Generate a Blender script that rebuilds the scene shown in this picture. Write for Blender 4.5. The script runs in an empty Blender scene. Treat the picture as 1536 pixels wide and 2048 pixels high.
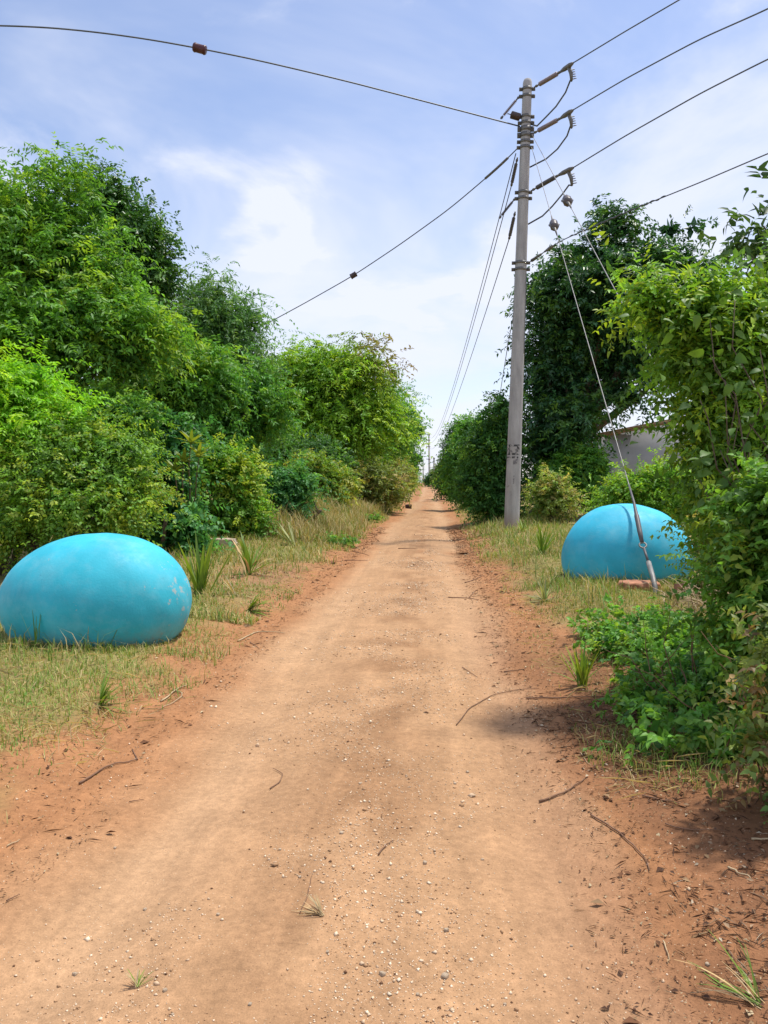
import bpy, math
import numpy as np
from mathutils import Vector, Matrix, Euler

# ------------------------------------------------------------------ camera, world, sun, exposure
SC = bpy.context.scene
COL = SC.collection
FPX = 1577.0                      # focal length in pixels of the 1536 x 2048 photograph
CAM_H = 1.5
YAW = math.atan(97 / FPX)
PITCH = math.atan(59 / FPX)
cam_d = bpy.data.cameras.new('camera')
cam_d.sensor_fit = 'VERTICAL'; cam_d.sensor_height = 24.0; cam_d.lens = 24.0 * FPX / 2048
cam_d.clip_start = 0.05; cam_d.clip_end = 6000
cam = bpy.data.objects.new('camera', cam_d); COL.objects.link(cam)
cam.location = (0, 0, CAM_H)
cam.rotation_euler = (math.radians(90) - PITCH, 0, YAW)
SC.camera = cam

SUN_EL, SUN_AZ = math.radians(69), math.radians(56)      # azimuth from +Y towards +X
w = bpy.data.worlds.new('World'); SC.world = w; w.use_nodes = True
nt = w.node_tree; N = nt.nodes; LK = nt.links; N.clear()
out = N.new('ShaderNodeOutputWorld'); bg = N.new('ShaderNodeBackground'); bg.inputs[1].default_value = 0.15
sky = N.new('ShaderNodeTexSky'); sky.sky_type = 'NISHITA'; sky.sun_disc = False
sky.sun_elevation = SUN_EL; sky.sun_rotation = SUN_AZ
sky.air_density = 1.0; sky.dust_density = 0.8; sky.ozone_density = 2.2
tc = N.new('ShaderNodeTexCoord'); sp = N.new('ShaderNodeSeparateXYZ')
LK.new(tc.outputs['Generated'], sp.inputs[0])
def wmath(op, a, b=None, clamp=False):
    m = N.new('ShaderNodeMath'); m.operation = op; m.use_clamp = clamp
    for i, v in enumerate((a, b)):
        if v is None: continue
        if isinstance(v, (int, float)): m.inputs[i].default_value = v
        else: LK.new(v, m.inputs[i])
    return m.outputs[0]
zz = wmath('ADD', wmath('MAXIMUM', sp.outputs[2], 0.0), 0.22)
cx_ = wmath('DIVIDE', sp.outputs[0], zz); cy_ = wmath('DIVIDE', sp.outputs[1], zz)
cv = N.new('ShaderNodeCombineXYZ'); LK.new(cx_, cv.inputs[0]); LK.new(cy_, cv.inputs[1])
def wnoise(scale, detail, rough, off, dist=0.0):
    mp = N.new('ShaderNodeMapping'); mp.inputs['Location'].default_value = off; LK.new(cv.outputs[0], mp.inputs[0])
    n = N.new('ShaderNodeTexNoise'); n.inputs['Scale'].default_value = scale; n.inputs['Detail'].default_value = detail
    n.inputs['Roughness'].default_value = rough; n.inputs['Distortion'].default_value = dist
    LK.new(mp.outputs[0], n.inputs['Vector']); return n.outputs[0]
def wramp(f, a, b):
    m = N.new('ShaderNodeMapRange'); m.interpolation_type = 'SMOOTHSTEP'
    m.inputs[1].default_value = a; m.inputs[2].default_value = b; LK.new(f, m.inputs[0]); return m.outputs[0]
veil = wramp(wnoise(0.8, 6, 0.58, (11.5, 7.4, 0.0), 0.8), 0.35, 0.66)       # thin high cloud
puff = wramp(wnoise(1.7, 7, 0.55, (7.9, 2.3, 0.0), 0.3), 0.52, 0.66)      # small cumulus
hz = wramp(sp.outputs[2], 0.42, 0.0)                                        # paler towards the horizon
fac = wmath('ADD', wmath('MULTIPLY', veil, 0.74), wmath('MULTIPLY', puff, 0.62))
fac = wmath('ADD', wmath('ADD', fac, wmath('MULTIPLY', hz, 0.20)), 0.07)
fac = wmath('MINIMUM', fac, 0.93)
mixs = N.new('ShaderNodeMixRGB'); LK.new(fac, mixs.inputs[0])
tnt = N.new('ShaderNodeMixRGB'); tnt.blend_type = 'MULTIPLY'; tnt.inputs[0].default_value = 1.0
LK.new(sky.outputs[0], tnt.inputs[1]); tnt.inputs[2].default_value = (1.06, 0.985, 1.01, 1)
LK.new(tnt.outputs[0], mixs.inputs[1]); mixs.inputs[2].default_value = (4.75, 4.95, 5.65, 1)
LK.new(mixs.outputs[0], bg.inputs[0]); LK.new(bg.outputs[0], out.inputs[0])

sd = bpy.data.lights.new('sun', 'SUN'); sd.energy = 3.7; sd.angle = math.radians(3.6); sd.color = (1.0, 0.95, 0.86)
sun = bpy.data.objects.new('sun', sd); COL.objects.link(sun)
sdir = Vector((math.cos(SUN_EL) * math.sin(SUN_AZ), math.cos(SUN_EL) * math.cos(SUN_AZ), math.sin(SUN_EL)))
sun.rotation_euler = sdir.to_track_quat('Z', 'Y').to_euler(); sun.location = (20, 20, 40)
SC.view_settings.view_transform = 'Standard'; SC.view_settings.look = 'None'
SC.view_settings.exposure = 0.36; SC.view_settings.gamma = 1.0; SC.view_settings.use_curve_mapping = False
SC.cycles.max_bounces = 6; SC.cycles.transparent_max_bounces = 4
SC.cycles.sample_clamp_indirect = 6.0

# ------------------------------------------------------------------ helpers
RM = np.array(Euler(cam.rotation_euler).to_matrix())
CAMP = np.array([0, 0, CAM_H])
def ray(px, py):
    return RM @ np.array([(px - 768) / FPX, -(py - 1024) / FPX, -1.0])
def P(px, py, Y):
    """the point of that pixel's ray that stands Y metres down the road"""
    r = ray(px, py); return CAMP + r * (Y / r[1])
def nrm(v):
    v = np.asarray(v, float); return v / np.maximum(np.linalg.norm(v, axis=-1, keepdims=True), 1e-9)
def sstep(x, a, b):
    t = np.clip((np.asarray(x, float) - a) / (b - a), 0, 1); return t * t * (3 - 2 * t)
def vnoise(x, y, seed=0):
    x = np.asarray(x, float); y = np.asarray(y, float)
    xi = np.floor(x).astype(np.int64); yi = np.floor(y).astype(np.int64); fx = x - xi; fy = y - yi
    fx = fx * fx * (3 - 2 * fx); fy = fy * fy * (3 - 2 * fy)
    def h(a, b):
        n = (a * 374761393 + b * 668265263 + seed * 982451653) & 0xffffffff
        n = ((n ^ (n >> 13)) * 1274126177) & 0xffffffff
        return ((n ^ (n >> 16)) & 0xffff) / 65535.0
    return (h(xi, yi) * (1 - fx) + h(xi + 1, yi) * fx) * (1 - fy) + (h(xi, yi + 1) * (1 - fx) + h(xi + 1, yi + 1) * fx) * fy
def fbm(x, y, seed=0, o=3):
    s = 0; a = 0.5; t = 0
    for i in range(o):
        s = s + a * vnoise(np.asarray(x) * 2 ** i, np.asarray(y) * 2 ** i, seed + i); t += a; a *= 0.5
    return s / t
XC, HW = -0.42, 1.24
_py = [-60, 0, 32, 45, 60, 76, 100, 130, 165, 4000]; _pz = [0, 0, 0, 0.03, 0.10, -0.42, 0.55, 1.25, 1.38, 1.38]
def prof(y): 
    return (np.interp(y, _py, _pz) + np.interp(np.asarray(y) - 4, _py, _pz) + np.interp(np.asarray(y) + 4, _py, _pz)) / 3
def edge_l(y): return XC - HW - 0.30 * (fbm(np.asarray(y) * 0.6, 3.3, 5) - 0.5) - 0.10 * (vnoise(np.asarray(y) * 2.7, 1.1, 6) - 0.5)
def edge_r(y): return XC + HW + 0.30 * (fbm(np.asarray(y) * 0.55, 8.3, 9) - 0.5) + 0.10 * (vnoise(np.asarray(y) * 2.9, 4.1, 8) - 0.5)
def win(y, a, b, c, d): return sstep(y, a, b) * (1 - sstep(y, c, d))
def gz(x, y):
    x = np.asarray(x, float); y = np.asarray(y, float)
    sl = edge_l(y) - x; sr = x - edge_r(y)
    z = prof(y)
    z = z + 0.10 * sstep(sl, -0.1, 0.9) + 0.55 * sstep(sl, 0.5, 2.6) * win(y, 12, 22, 60, 90)
    z = z + 0.15 * sstep(sr, 0.0, 1.3) + 0.12 * sstep(sr, 0.6, 2.0) * win(y, 14, 20, 60, 90)
    onr = (sl < 0) & (sr < 0)
    tr = np.exp(-((x - (XC - 0.72)) / 0.26) ** 2) + np.exp(-((x - (XC + 0.86)) / 0.26) ** 2)
    z = z - 0.034 * tr * onr + 0.012 * np.exp(-((x - XC) / 0.3) ** 2)
    z = z + 0.035 * (fbm(x * 1.1, y * 0.8, 21) - 0.5) + 0.022 * (fbm(x * 6, y * 6, 31) - 0.5) * np.where(onr, 0.8, 1.8)
    return z
def G(px, py):
    r = ray(px, py); z = 0.1; p = CAMP
    for _ in range(14):
        t = (z - CAM_H) / r[2]; p = CAMP + r * t
        z = 0.5 * z + 0.5 * float(gz(p[0], p[1]))
    p = CAMP + r * ((z - CAM_H) / r[2])
    return np.array([p[0], p[1], float(gz(p[0], p[1]))])

def mesh(name, V, F, mat, tint=None, smooth=False):
    """F: (n,k) int array, or list of such arrays"""
    V = np.ascontiguousarray(V, np.float32)
    Fs = F if isinstance(F, list) else [F]
    Fs = [np.asarray(f, np.int32) for f in Fs if len(f)]
    me = bpy.data.meshes.new(name)
    me.vertices.add(len(V)); me.vertices.foreach_set('co', V.ravel())
    li = np.concatenate([f.ravel() for f in Fs]); tot = np.concatenate([np.full(len(f), f.shape[1], np.int32) for f in Fs])
    st = np.concatenate([[0], np.cumsum(tot)[:-1]]).astype(np.int32)
    me.loops.add(len(li)); me.loops.foreach_set('vertex_index', li.astype(np.int32))
    me.polygons.add(len(tot)); me.polygons.foreach_set('loop_start', st)
    if smooth: me.polygons.foreach_set('use_smooth', np.ones(len(tot), bool))
    me.update(calc_edges=True)
    if tint is not None:
        a = me.attributes.new('tint', 'FLOAT_COLOR', 'POINT')
        c = np.ones((len(V), 4), np.float32); c[:, :3] = np.broadcast_to(np.asarray(tint, np.float32), (len(V), 3))
        a.data.foreach_set('color', c.ravel())
    if mat is not None: me.materials.append(mat)
    return me
def obj(name, me, parent=None, loc=None):
    o = bpy.data.objects.new(name, me); COL.objects.link(o)
    if loc is not None: o.location = tuple(loc)
    if parent is not None: o.parent = parent
    return o
def tag(o, label=None, cat=None, group=None, kind=None):
    for k, v in (('label', label), ('category', cat), ('group', group), ('kind', kind)):
        if v: o[k] = v
    return o
def thing(name, label, cat, loc, group=None):
    o = bpy.data.objects.new(name, None); COL.objects.link(o); o.location = tuple(float(v) for v in loc)
    o.empty_display_size = 0.2
    return tag(o, label, cat, group)
class MB:
    """collects shapes of one part"""
    def __init__(s): s.V = []; s.Q = []; s.T = []; s.n = 0
    def add(s, V, Q=(), T=()):
        V = np.asarray(V, float).reshape(-1, 3)
        if len(Q): s.Q.append(np.asarray(Q, int) + s.n)
        if len(T): s.T.append(np.asarray(T, int) + s.n)
        s.V.append(V); s.n += len(V); return s
    def tube(s, pts, rad, sides=8, caps=True):
        pts = np.asarray(pts, float); n = len(pts); rad = np.broadcast_to(np.asarray(rad, float), (n,))
        tan = nrm(np.gradient(pts, axis=0))
        ref = np.array([0.0, 0, 1]) if abs(tan[0][2]) < 0.9 else np.array([1.0, 0, 0])
        u = nrm(np.cross(tan[0], ref)); V = []
        for i in range(n):
            u = nrm(u - tan[i] * np.dot(u, tan[i])); v = np.cross(tan[i], u)
            a = np.arange(sides) * 2 * math.pi / sides
            V.append(pts[i] + rad[i] * (np.cos(a)[:, None] * u + np.sin(a)[:, None] * v))
        V = np.concatenate(V); q = []
        for i in range(n - 1):
            for k in range(sides):
                q.append([i * sides + k, i * sides + (k + 1) % sides, (i + 1) * sides + (k + 1) % sides, (i + 1) * sides + k])
        T = []
        if caps:
            V = np.concatenate([V, pts[:1], pts[-1:]]); a, b = n * sides, n * sides + 1
            for k in range(sides):
                T.append([a, (k + 1) % sides, k]); T.append([b, (n - 1) * sides + k, (n - 1) * sides + (k + 1) % sides])
        return s.add(V, q, T)
    def box(s, c, size, R=None):
        c = np.asarray(c, float); h = np.asarray(size, float) / 2
        v = np.array([[x, y, z] for x in (-1, 1) for y in (-1, 1) for z in (-1, 1)]) * h
        if R is not None: v = v @ np.asarray(R).T
        return s.add(v + c, [[0, 1, 3, 2], [4, 6, 7, 5], [0, 4, 5, 1], [2, 3, 7, 6], [0, 2, 6, 4], [1, 5, 7, 3]])
    def build(s, name, mat, parent=None, tint=None, smooth=False):
        V = np.concatenate(s.V)
        if parent is not None: 
            o = parent
            while o is not None: V = V - np.array(o.location); o = o.parent
        F = []
        if s.Q: F.append(np.concatenate(s.Q))
        if s.T: F.append(np.concatenate(s.T))
        return obj(name, mesh(name, V, F, mat, tint, smooth), parent)
    def build_top(s, name, mat, loc, smooth=False, tint=None):
        V = np.concatenate(s.V) - np.asarray(loc); F = []
        if s.Q: F.append(np.concatenate(s.Q))
        if s.T: F.append(np.concatenate(s.T))
        return obj(name, mesh(name, V, F, mat, tint, smooth), None, loc)

# ------------------------------------------------------------------ materials
def newmat(name):
    m = bpy.data.materials.new(name); m.use_nodes = True
    return m, m.node_tree.nodes, m.node_tree.links, m.node_tree.nodes['Principled BSDF']
def noise_node(Nn, L, scale, detail=4, rough=0.55, vec=None):
    n = Nn.new('ShaderNodeTexNoise'); n.inputs['Scale'].default_value = scale; n.inputs['Detail'].default_value = detail
    n.inputs['Roughness'].default_value = rough
    if vec is not None: L.new(vec, n.inputs['Vector'])
    return n
def mrange(Nn, L, f, a, b, c=0.0, d=1.0):
    m = Nn.new('ShaderNodeMapRange'); m.inputs[1].default_value = a; m.inputs[2].default_value = b
    m.inputs[3].default_value = c; m.inputs[4].default_value = d; L.new(f, m.inputs[0]); return m.outputs[0]
def mixc(Nn, L, fac, a, b, mode='MIX'):
    m = Nn.new('ShaderNodeMixRGB'); m.blend_type = mode
    for i, v in enumerate((fac, a, b)):
        if isinstance(v, (int, float)): m.inputs[i].default_value = v
        elif isinstance(v, tuple): m.inputs[i].default_value = (*v, 1)
        else: L.new(v, m.inputs[i])
    return m.outputs[0]
def bump(Nn, L, h, bsdf, strength, dist):
    b = Nn.new('ShaderNodeBump'); b.inputs['Strength'].default_value = strength; b.inputs['Distance'].default_value = dist
    L.new(h, b.inputs['Height']); L.new(b.outputs[0], bsdf.inputs['Normal'])

def leaf_mat(name, transl=0.42, rough=0.5, spec=0.35, objrand=False, base=(0.1, 0.2, 0.03)):
    m, Nn, L, b = newmat(name)
    if objrand:
        oi = Nn.new('ShaderNodeObjectInfo')
        r = Nn.new('ShaderNodeValToRGB'); L.new(oi.outputs['Random'], r.inputs[0])
        r.color_ramp.elements[0].color = (base[0] * 0.7, base[1] * 0.75, base[2] * 0.9, 1)
        r.color_ramp.elements[1].color = (base[0] * 1.35, base[1] * 1.2, base[2] * 1.1, 1)
        c = r.outputs[0]
    else:
        at = Nn.new('ShaderNodeAttribute'); at.attribute_name = 'tint'; c = at.outputs['Color']
    L.new(c, b.inputs['Base Color']); b.inputs['Roughness'].default_value = rough
    b.inputs['Specular IOR Level'].default_value = spec
    t = Nn.new('ShaderNodeBsdfTranslucent')
    tcol = mixc(Nn, L, 1.0, c, (1.45, 1.35, 0.6), 'MULTIPLY'); L.new(tcol, t.inputs[0])
    mx = Nn.new('ShaderNodeMixShader'); mx.inputs[0].default_value = transl
    L.new(b.outputs[0], mx.inputs[1]); L.new(t.outputs[0], mx.inputs[2])
    L.new(mx.outputs[0], Nn['Material Output'].inputs[0]); return m
M = {}
M['leaf'] = leaf_mat('leaf')
M['leaf_gloss'] = leaf_mat('leaf_gloss', 0.32, 0.4, 0.5)
M['grass'] = leaf_mat('grass_blade', 0.25, 0.65, 0.2)

def simple(name, col, rough=0.8, var=0.25, scale=8.0, metal=0.0, bmp=0.0, bscale=40, spec=0.4, stretch=None):
    m, Nn, L, b = newmat(name)
    tcx = Nn.new('ShaderNodeTexCoord'); vec = tcx.outputs['Object']
    if stretch:
        mp = Nn.new('ShaderNodeMapping'); mp.inputs['Scale'].default_value = stretch; L.new(vec, mp.inputs[0]); vec = mp.outputs[0]
    n = noise_node(Nn, L, scale, 5, 0.6, vec)
    f = mrange(Nn, L, n.outputs[0], 0.3, 0.7, 1 - var, 1 + var)
    cc = Nn.new('ShaderNodeCombineXYZ'); [L.new(f, cc.inputs[i]) for i in range(3)]
    L.new(mixc(Nn, L, 1.0, col, cc.outputs[0], 'MULTIPLY'), b.inputs['Base Color'])
    b.inputs['Roughness'].default_value = rough; b.inputs['Metallic'].default_value = metal
    b.inputs['Specular IOR Level'].default_value = spec
    if bmp: bump(Nn, L, noise_node(Nn, L, bscale, 4, 0.6, vec).outputs[0], b, 0.8, bmp)
    return m
M['bark'] = simple('bark', (0.12, 0.09, 0.062), 0.9, 0.4, 6, bmp=0.02, bscale=14, stretch=(3, 3, 0.6))
M['twig'] = simple('twig', (0.20, 0.11, 0.065), 0.9, 0.35, 20)
M['straw'] = simple('straw', (0.45, 0.34, 0.20), 0.85, 0.25, 15)
M['wire'] = simple('wire', (0.10, 0.11, 0.12), 0.5, 0.2, 3, metal=0.3)
M['steel'] = simple('steel', (0.16, 0.155, 0.15), 0.55, 0.35, 20, metal=0.5)
M['galv'] = simple('galvanised', (0.21, 0.205, 0.195), 0.55, 0.3, 12, metal=0.35)
M['poly'] = simple('polymer', (0.27, 0.22, 0.24), 0.5, 0.1, 5)
M['polydark'] = simple('polymer_dark', (0.10, 0.095, 0.10), 0.5, 0.1, 5)
M['porc'] = simple('porcelain', (0.10, 0.085, 0.085), 0.35, 0.25, 18)
M['spool'] = simple('spool', (0.055, 0.035, 0.035), 0.35, 0.3, 9)
M['spoolred'] = simple('spool_red', (0.075, 0.02, 0.025), 0.4, 0.2, 9)
M['stone'] = simple('stone', (0.60, 0.46, 0.32), 0.9, 0.35, 30, bmp=0.006, bscale=60)
M['stonered'] = simple('stone_red', (0.42, 0.19, 0.11), 0.9, 0.35, 12, bmp=0.012, bscale=30)
M['log'] = simple('weathered_log', (0.42, 0.34, 0.25), 0.9, 0.45, 9, bmp=0.02, bscale=20, stretch=(0.5, 3, 3))
M['wall'] = simple('render_wall', (0.44, 0.45, 0.49), 0.9, 0.10, 1.6, bmp=0.003, bscale=30)
M['roof'] = simple('roof_sheet', (0.33, 0.24, 0.18), 0.6, 0.3, 3, metal=0.2)
M['timber'] = simple('timber', (0.26, 0.17, 0.10), 0.85, 0.3, 6)

def concrete_mat():
    m, Nn, L, b = newmat('pole_concrete')
    tcx = Nn.new('ShaderNodeTexCoord'); mp = Nn.new('ShaderNodeMapping'); mp.inputs['Scale'].default_value = (4, 4, 0.7)
    L.new(tcx.outputs['Object'], mp.inputs[0])
    n1 = noise_node(Nn, L, 1.6, 6, 0.6, mp.outputs[0]); n2 = noise_node(Nn, L, 26, 4, 0.7, tcx.outputs['Object'])
    c = mixc(Nn, L, mrange(Nn, L, n1.outputs[0], 0.32, 0.7), (0.275, 0.265, 0.262), (0.47, 0.455, 0.445))
    c = mixc(Nn, L, mrange(Nn, L, n2.outputs[0], 0.56, 0.72, 0, 0.45), c, (0.21, 0.185, 0.165))
    sz_ = Nn.new('ShaderNodeSeparateXYZ'); L.new(tcx.outputs['Object'], sz_.inputs[0])
    c = mixc(Nn, L, mrange(Nn, L, sz_.outputs[2], 0.5, 0.0, 0, 0.6), c, (0.33, 0.20, 0.12))        # earth splashed up the foot
    L.new(c, b.inputs['Base Color']); b.inputs['Roughness'].default_value = 0.85
    bump(Nn, L, n2.outputs[0], b, 0.5, 0.006); return m
M['concrete'] = concrete_mat()

def egg_mat(name, blue, seed, wear_x):
    m, Nn, L, b = newmat(name)
    tcx = Nn.new('ShaderNodeTexCoord'); V0 = tcx.outputs['Object']
    mp = Nn.new('ShaderNodeMapping'); mp.inputs['Location'].default_value = (seed, seed * 0.7, 0.3); L.new(V0, mp.inputs[0]); V = mp.outputs[0]
    n1 = noise_node(Nn, L, 2.2, 5, 0.6, V); n2 = noise_node(Nn, L, 9, 6, 0.7, V); n3 = noise_node(Nn, L, 60, 3, 0.6, V)
    c = mixc(Nn, L, mrange(Nn, L, n1.outputs[0], 0.3, 0.72), tuple(x * 0.84 for x in blue), tuple(min(1, x * 1.12 + 0.012) for x in blue))
    # chalky faded film
    n4 = noise_node(Nn, L, 3.6, 6, 0.72, V)
    c = mixc(Nn, L, mrange(Nn, L, n4.outputs[0], 0.47, 0.72, 0, 0.36), c, (0.24, 0.54, 0.62))
    mp2 = Nn.new('ShaderNodeMapping'); mp2.inputs['Scale'].default_value = (0.45, 0.45, 1.3); L.new(V, mp2.inputs[0])
    # dark brushed flecks
    c = mixc(Nn, L, mrange(Nn, L, noise_node(Nn, L, 30, 6, 0.8, mp2.outputs[0]).outputs[0], 0.60, 0.72, 0, 0.5), c, (0.015, 0.20, 0.32))
    sx = Nn.new('ShaderNodeSeparateXYZ'); L.new(V0, sx.inputs[0])
    # bare cement patches: mostly near one end, few elsewhere
    wmask = mrange(Nn, L, sx.outputs[0], wear_x - 0.25, wear_x + 0.25, 0.0, 0.135)
    ad = Nn.new('ShaderNodeMath'); ad.operation = 'ADD'; L.new(n2.outputs[0], ad.inputs[0]); L.new(wmask, ad.inputs[1])
    c = mixc(Nn, L, mrange(Nn, L, ad.outputs[0], 0.68, 0.725, 0, 0.7), c, (0.42, 0.44, 0.40))
    # earth splashed on the foot
    ft = Nn.new('ShaderNodeMath'); ft.operation = 'SUBTRACT'; ft.inputs[0].default_value = 0.62; L.new(sx.outputs[2], ft.inputs[1])
    f2 = Nn.new('ShaderNodeMath'); f2.operation = 'MULTIPLY'; L.new(mrange(Nn, L, sx.outputs[2], -0.12, -0.40, 0, 1.0), f2.inputs[0]); L.new(mrange(Nn, L, n2.outputs[0], 0.35, 0.65), f2.inputs[1])
    c = mixc(Nn, L, f2.outputs[0], c, (0.24, 0.21, 0.14))
    L.new(c, b.inputs['Base Color'])
    L.new(mrange(Nn, L, n2.outputs[0], 0.3, 0.7, 0.5, 0.75), b.inputs['Roughness'])
    b.inputs['Specular IOR Level'].default_value = 0.45
    hs = Nn.new('ShaderNodeMath'); hs.operation = 'ADD'; L.new(n2.outputs[0], hs.inputs[0]); L.new(n3.outputs[0], hs.inputs[1])
    bump(Nn, L, hs.outputs[0], b, 0.35, 0.004); return m

def earth_mat():
    m, Nn, L, b = newmat('earth')
    at = Nn.new('ShaderNodeAttribute'); at.attribute_name = 'tint'
    ge = Nn.new('ShaderNodeNewGeometry'); V = ge.outputs['Position']
    n1 = noise_node(Nn, L, 3.5, 6, 0.65, V); n2 = noise_node(Nn, L, 28, 5, 0.7, V); n3 = noise_node(Nn, L, 150, 3, 0.7, V)
    c = at.outputs['Color']
    def mul(c, n, lo, hi, a=0.3, bb=0.7):
        f = mrange(Nn, L, n.outputs[0], a, bb, lo, hi); k = Nn.new('ShaderNodeCombineXYZ'); [L.new(f, k.inputs[i]) for i in range(3)]
        return mixc(Nn, L, 1.0, c, k.outputs[0], 'MULTIPLY')
    mps = Nn.new('ShaderNodeMapping'); mps.inputs['Scale'].default_value = (9, 0.55, 1); L.new(V, mps.inputs[0])
    n5 = noise_node(Nn, L, 1.0, 5, 0.6, mps.outputs[0]); c = mul(c, n5, 0.90, 1.09)
    c = mul(c, n1, 0.86, 1.13); c = mul(c, n2, 0.84, 1.14); c = mul(c, n3, 0.86, 1.14)
    # grit: pale and dark grains
    vo = Nn.new('ShaderNodeTexVoronoi'); vo.inputs['Scale'].default_value = 85; L.new(V, vo.inputs['Vector'])
    g = mrange(Nn, L, vo.outputs['Distance'], 0.10, 0.20, 1, 0)
    gs = Nn.new('ShaderNodeSeparateColor'); L.new(vo.outputs['Color'], gs.inputs[0])
    pick = Nn.new('ShaderNodeMath'); pick.operation = 'MULTIPLY'; L.new(g, pick.inputs[0]); L.new(mrange(Nn, L, gs.outputs[0], 0.80, 0.84), pick.inputs[1])
    c = mixc(Nn, L, pick.outputs[0], c, (0.55, 0.42, 0.28))
    pk2 = Nn.new('ShaderNodeMath'); pk2.operation = 'MULTIPLY'; L.new(g, pk2.inputs[0]); L.new(mrange(Nn, L, gs.outputs[1], 0.86, 0.9), pk2.inputs[1])
    c = mixc(Nn, L, pk2.outputs[0], c, (0.13, 0.075, 0.045))
    L.new(c, b.inputs['Base Color']); b.inputs['Roughness'].default_value = 0.95; b.inputs['Specular IOR Level'].default_value = 0.15
    s = Nn.new('ShaderNodeMath'); s.operation = 'ADD'; L.new(n2.outputs[0], s.inputs[0])
    s2 = Nn.new('ShaderNodeMath'); s2.operation = 'MULTIPLY'; L.new(n3.outputs[0], s2.inputs[0]); s2.inputs[1].default_value = 0.35; L.new(s2.outputs[0], s.inputs[1])
    bump(Nn, L, s.outputs[0], b, 0.7, 0.012); return m
M['earth'] = earth_mat()

# ------------------------------------------------------------------ ground and road (one seamless grid, split at the road's edge)
ys = [-40.0, -20, -8, -3, 0.0, 0.8]
y = 1.2; dy = 0.045
while y < 3500:
    ys.append(y); y += dy; dy = max(0.045, 0.0095 * y) if y < 200 else dy * 1.25
ys = np.array(ys)
DIRT = G(492, 1150)                                             # bare, littered earth right of the left egg
def soil_tint(x, y, sl, sr):
    T = np.array([0.415, 0.244, 0.129]); O = np.array([0.345, 0.165, 0.074]); B = np.array([0.285, 0.155, 0.077])
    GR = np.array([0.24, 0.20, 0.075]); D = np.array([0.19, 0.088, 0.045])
    ins = np.minimum(-sl, -sr)                                   # metres inside the road
    n = fbm(x * 1.5, y * 0.7, 41); n2 = fbm(x * 4, y * 2.2, 47, 4)
    tan = sstep(ins + (n - 0.5) * 0.7, 0.02, 0.55)
    cen = np.exp(-((x - (XC + 0.12)) / 0.36) ** 2) * sstep(n2 + 0.25 * (n - 0.5), 0.36, 0.66) * 0.85
    c = O + (T - O) * tan[..., None]
    c = c + (B - c) * (cen * sstep(ins, 0, 0.4))[..., None]
    og = np.exp(-((x - XC) / 0.55) ** 2) * sstep(fbm(x * 2, y * 0.35, 77), 0.45, 0.7) * sstep(y, 9, 16) * 0.55
    c = c + (O * 1.12 - c) * og[..., None]
    trk = np.exp(-((x - (XC - 0.72)) / 0.24) ** 2) + np.exp(-((x - (XC + 0.80)) / 0.24) ** 2)
    c = c + (np.array([0.455, 0.282, 0.158]) - c) * (trk * sstep(fbm(x * 3, y * 0.4, 95), 0.25, 0.6) * 0.55 * sstep(ins, 0, 0.25))[..., None]
    pk = sstep(x, 0.1, 0.7) * win(y, 1, 2, 7, 11) * sstep(ins, 0, 0.2) * 0.5
    c = c + (np.array([0.335, 0.185, 0.105]) - c) * pk[..., None]
    o = np.maximum(sl, sr) + (n2 - 0.5) * 0.9 + (n - 0.5) * 0.5
    gf = sstep(o, 0.25, 0.95) * 0.9
    c = c + (GR - c) * gf[..., None]
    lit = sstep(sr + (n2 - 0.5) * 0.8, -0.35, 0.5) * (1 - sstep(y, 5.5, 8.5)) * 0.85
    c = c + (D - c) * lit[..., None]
    brn = np.exp(-(((x - DIRT[0]) / 0.9) ** 2 + ((y - DIRT[1]) / 1.8) ** 2)) * sstep(sl, 0.1, 0.5)
    c = c + (np.array([0.30, 0.165, 0.085]) - c) * np.clip(brn * 1.5, 0, 0.9)[..., None]
    return c
def gridmesh(name, cols):
    """cols: function of row array -> (rows, ncol) x positions"""
    X = cols(ys); Y = np.broadcast_to(ys[:, None], X.shape)
    el, er = edge_l(Y), edge_r(Y)
    Z = gz(X, Y)
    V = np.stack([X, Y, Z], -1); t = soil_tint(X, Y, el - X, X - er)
    r, k = X.shape; i = np.arange(r * k).reshape(r, k)
    F = np.stack([i[:-1, :-1], i[:-1, 1:], i[1:, 1:], i[1:, :-1]], -1).reshape(-1, 4)
    return V.reshape(-1, 3), F, t.reshape(-1, 3)
u = np.linspace(0, 1, 46)
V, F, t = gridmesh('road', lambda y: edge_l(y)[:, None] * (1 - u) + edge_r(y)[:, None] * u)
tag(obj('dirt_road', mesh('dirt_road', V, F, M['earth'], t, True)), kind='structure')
off = np.concatenate([np.arange(0, 4.0, 0.07), np.arange(4.0, 9, 0.2), np.geomspace(9.2, 3000, 26)])
VL, FL, tL = gridmesh('gl', lambda y: edge_l(y)[:, None] - off[::-1])
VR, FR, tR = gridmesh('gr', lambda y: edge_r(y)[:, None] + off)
tag(obj('ground', mesh('ground', np.concatenate([VL, VR]), np.concatenate([FL, FR + len(VL)]), M['earth'], np.concatenate([tL, tR]), True)), kind='structure')

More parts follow.
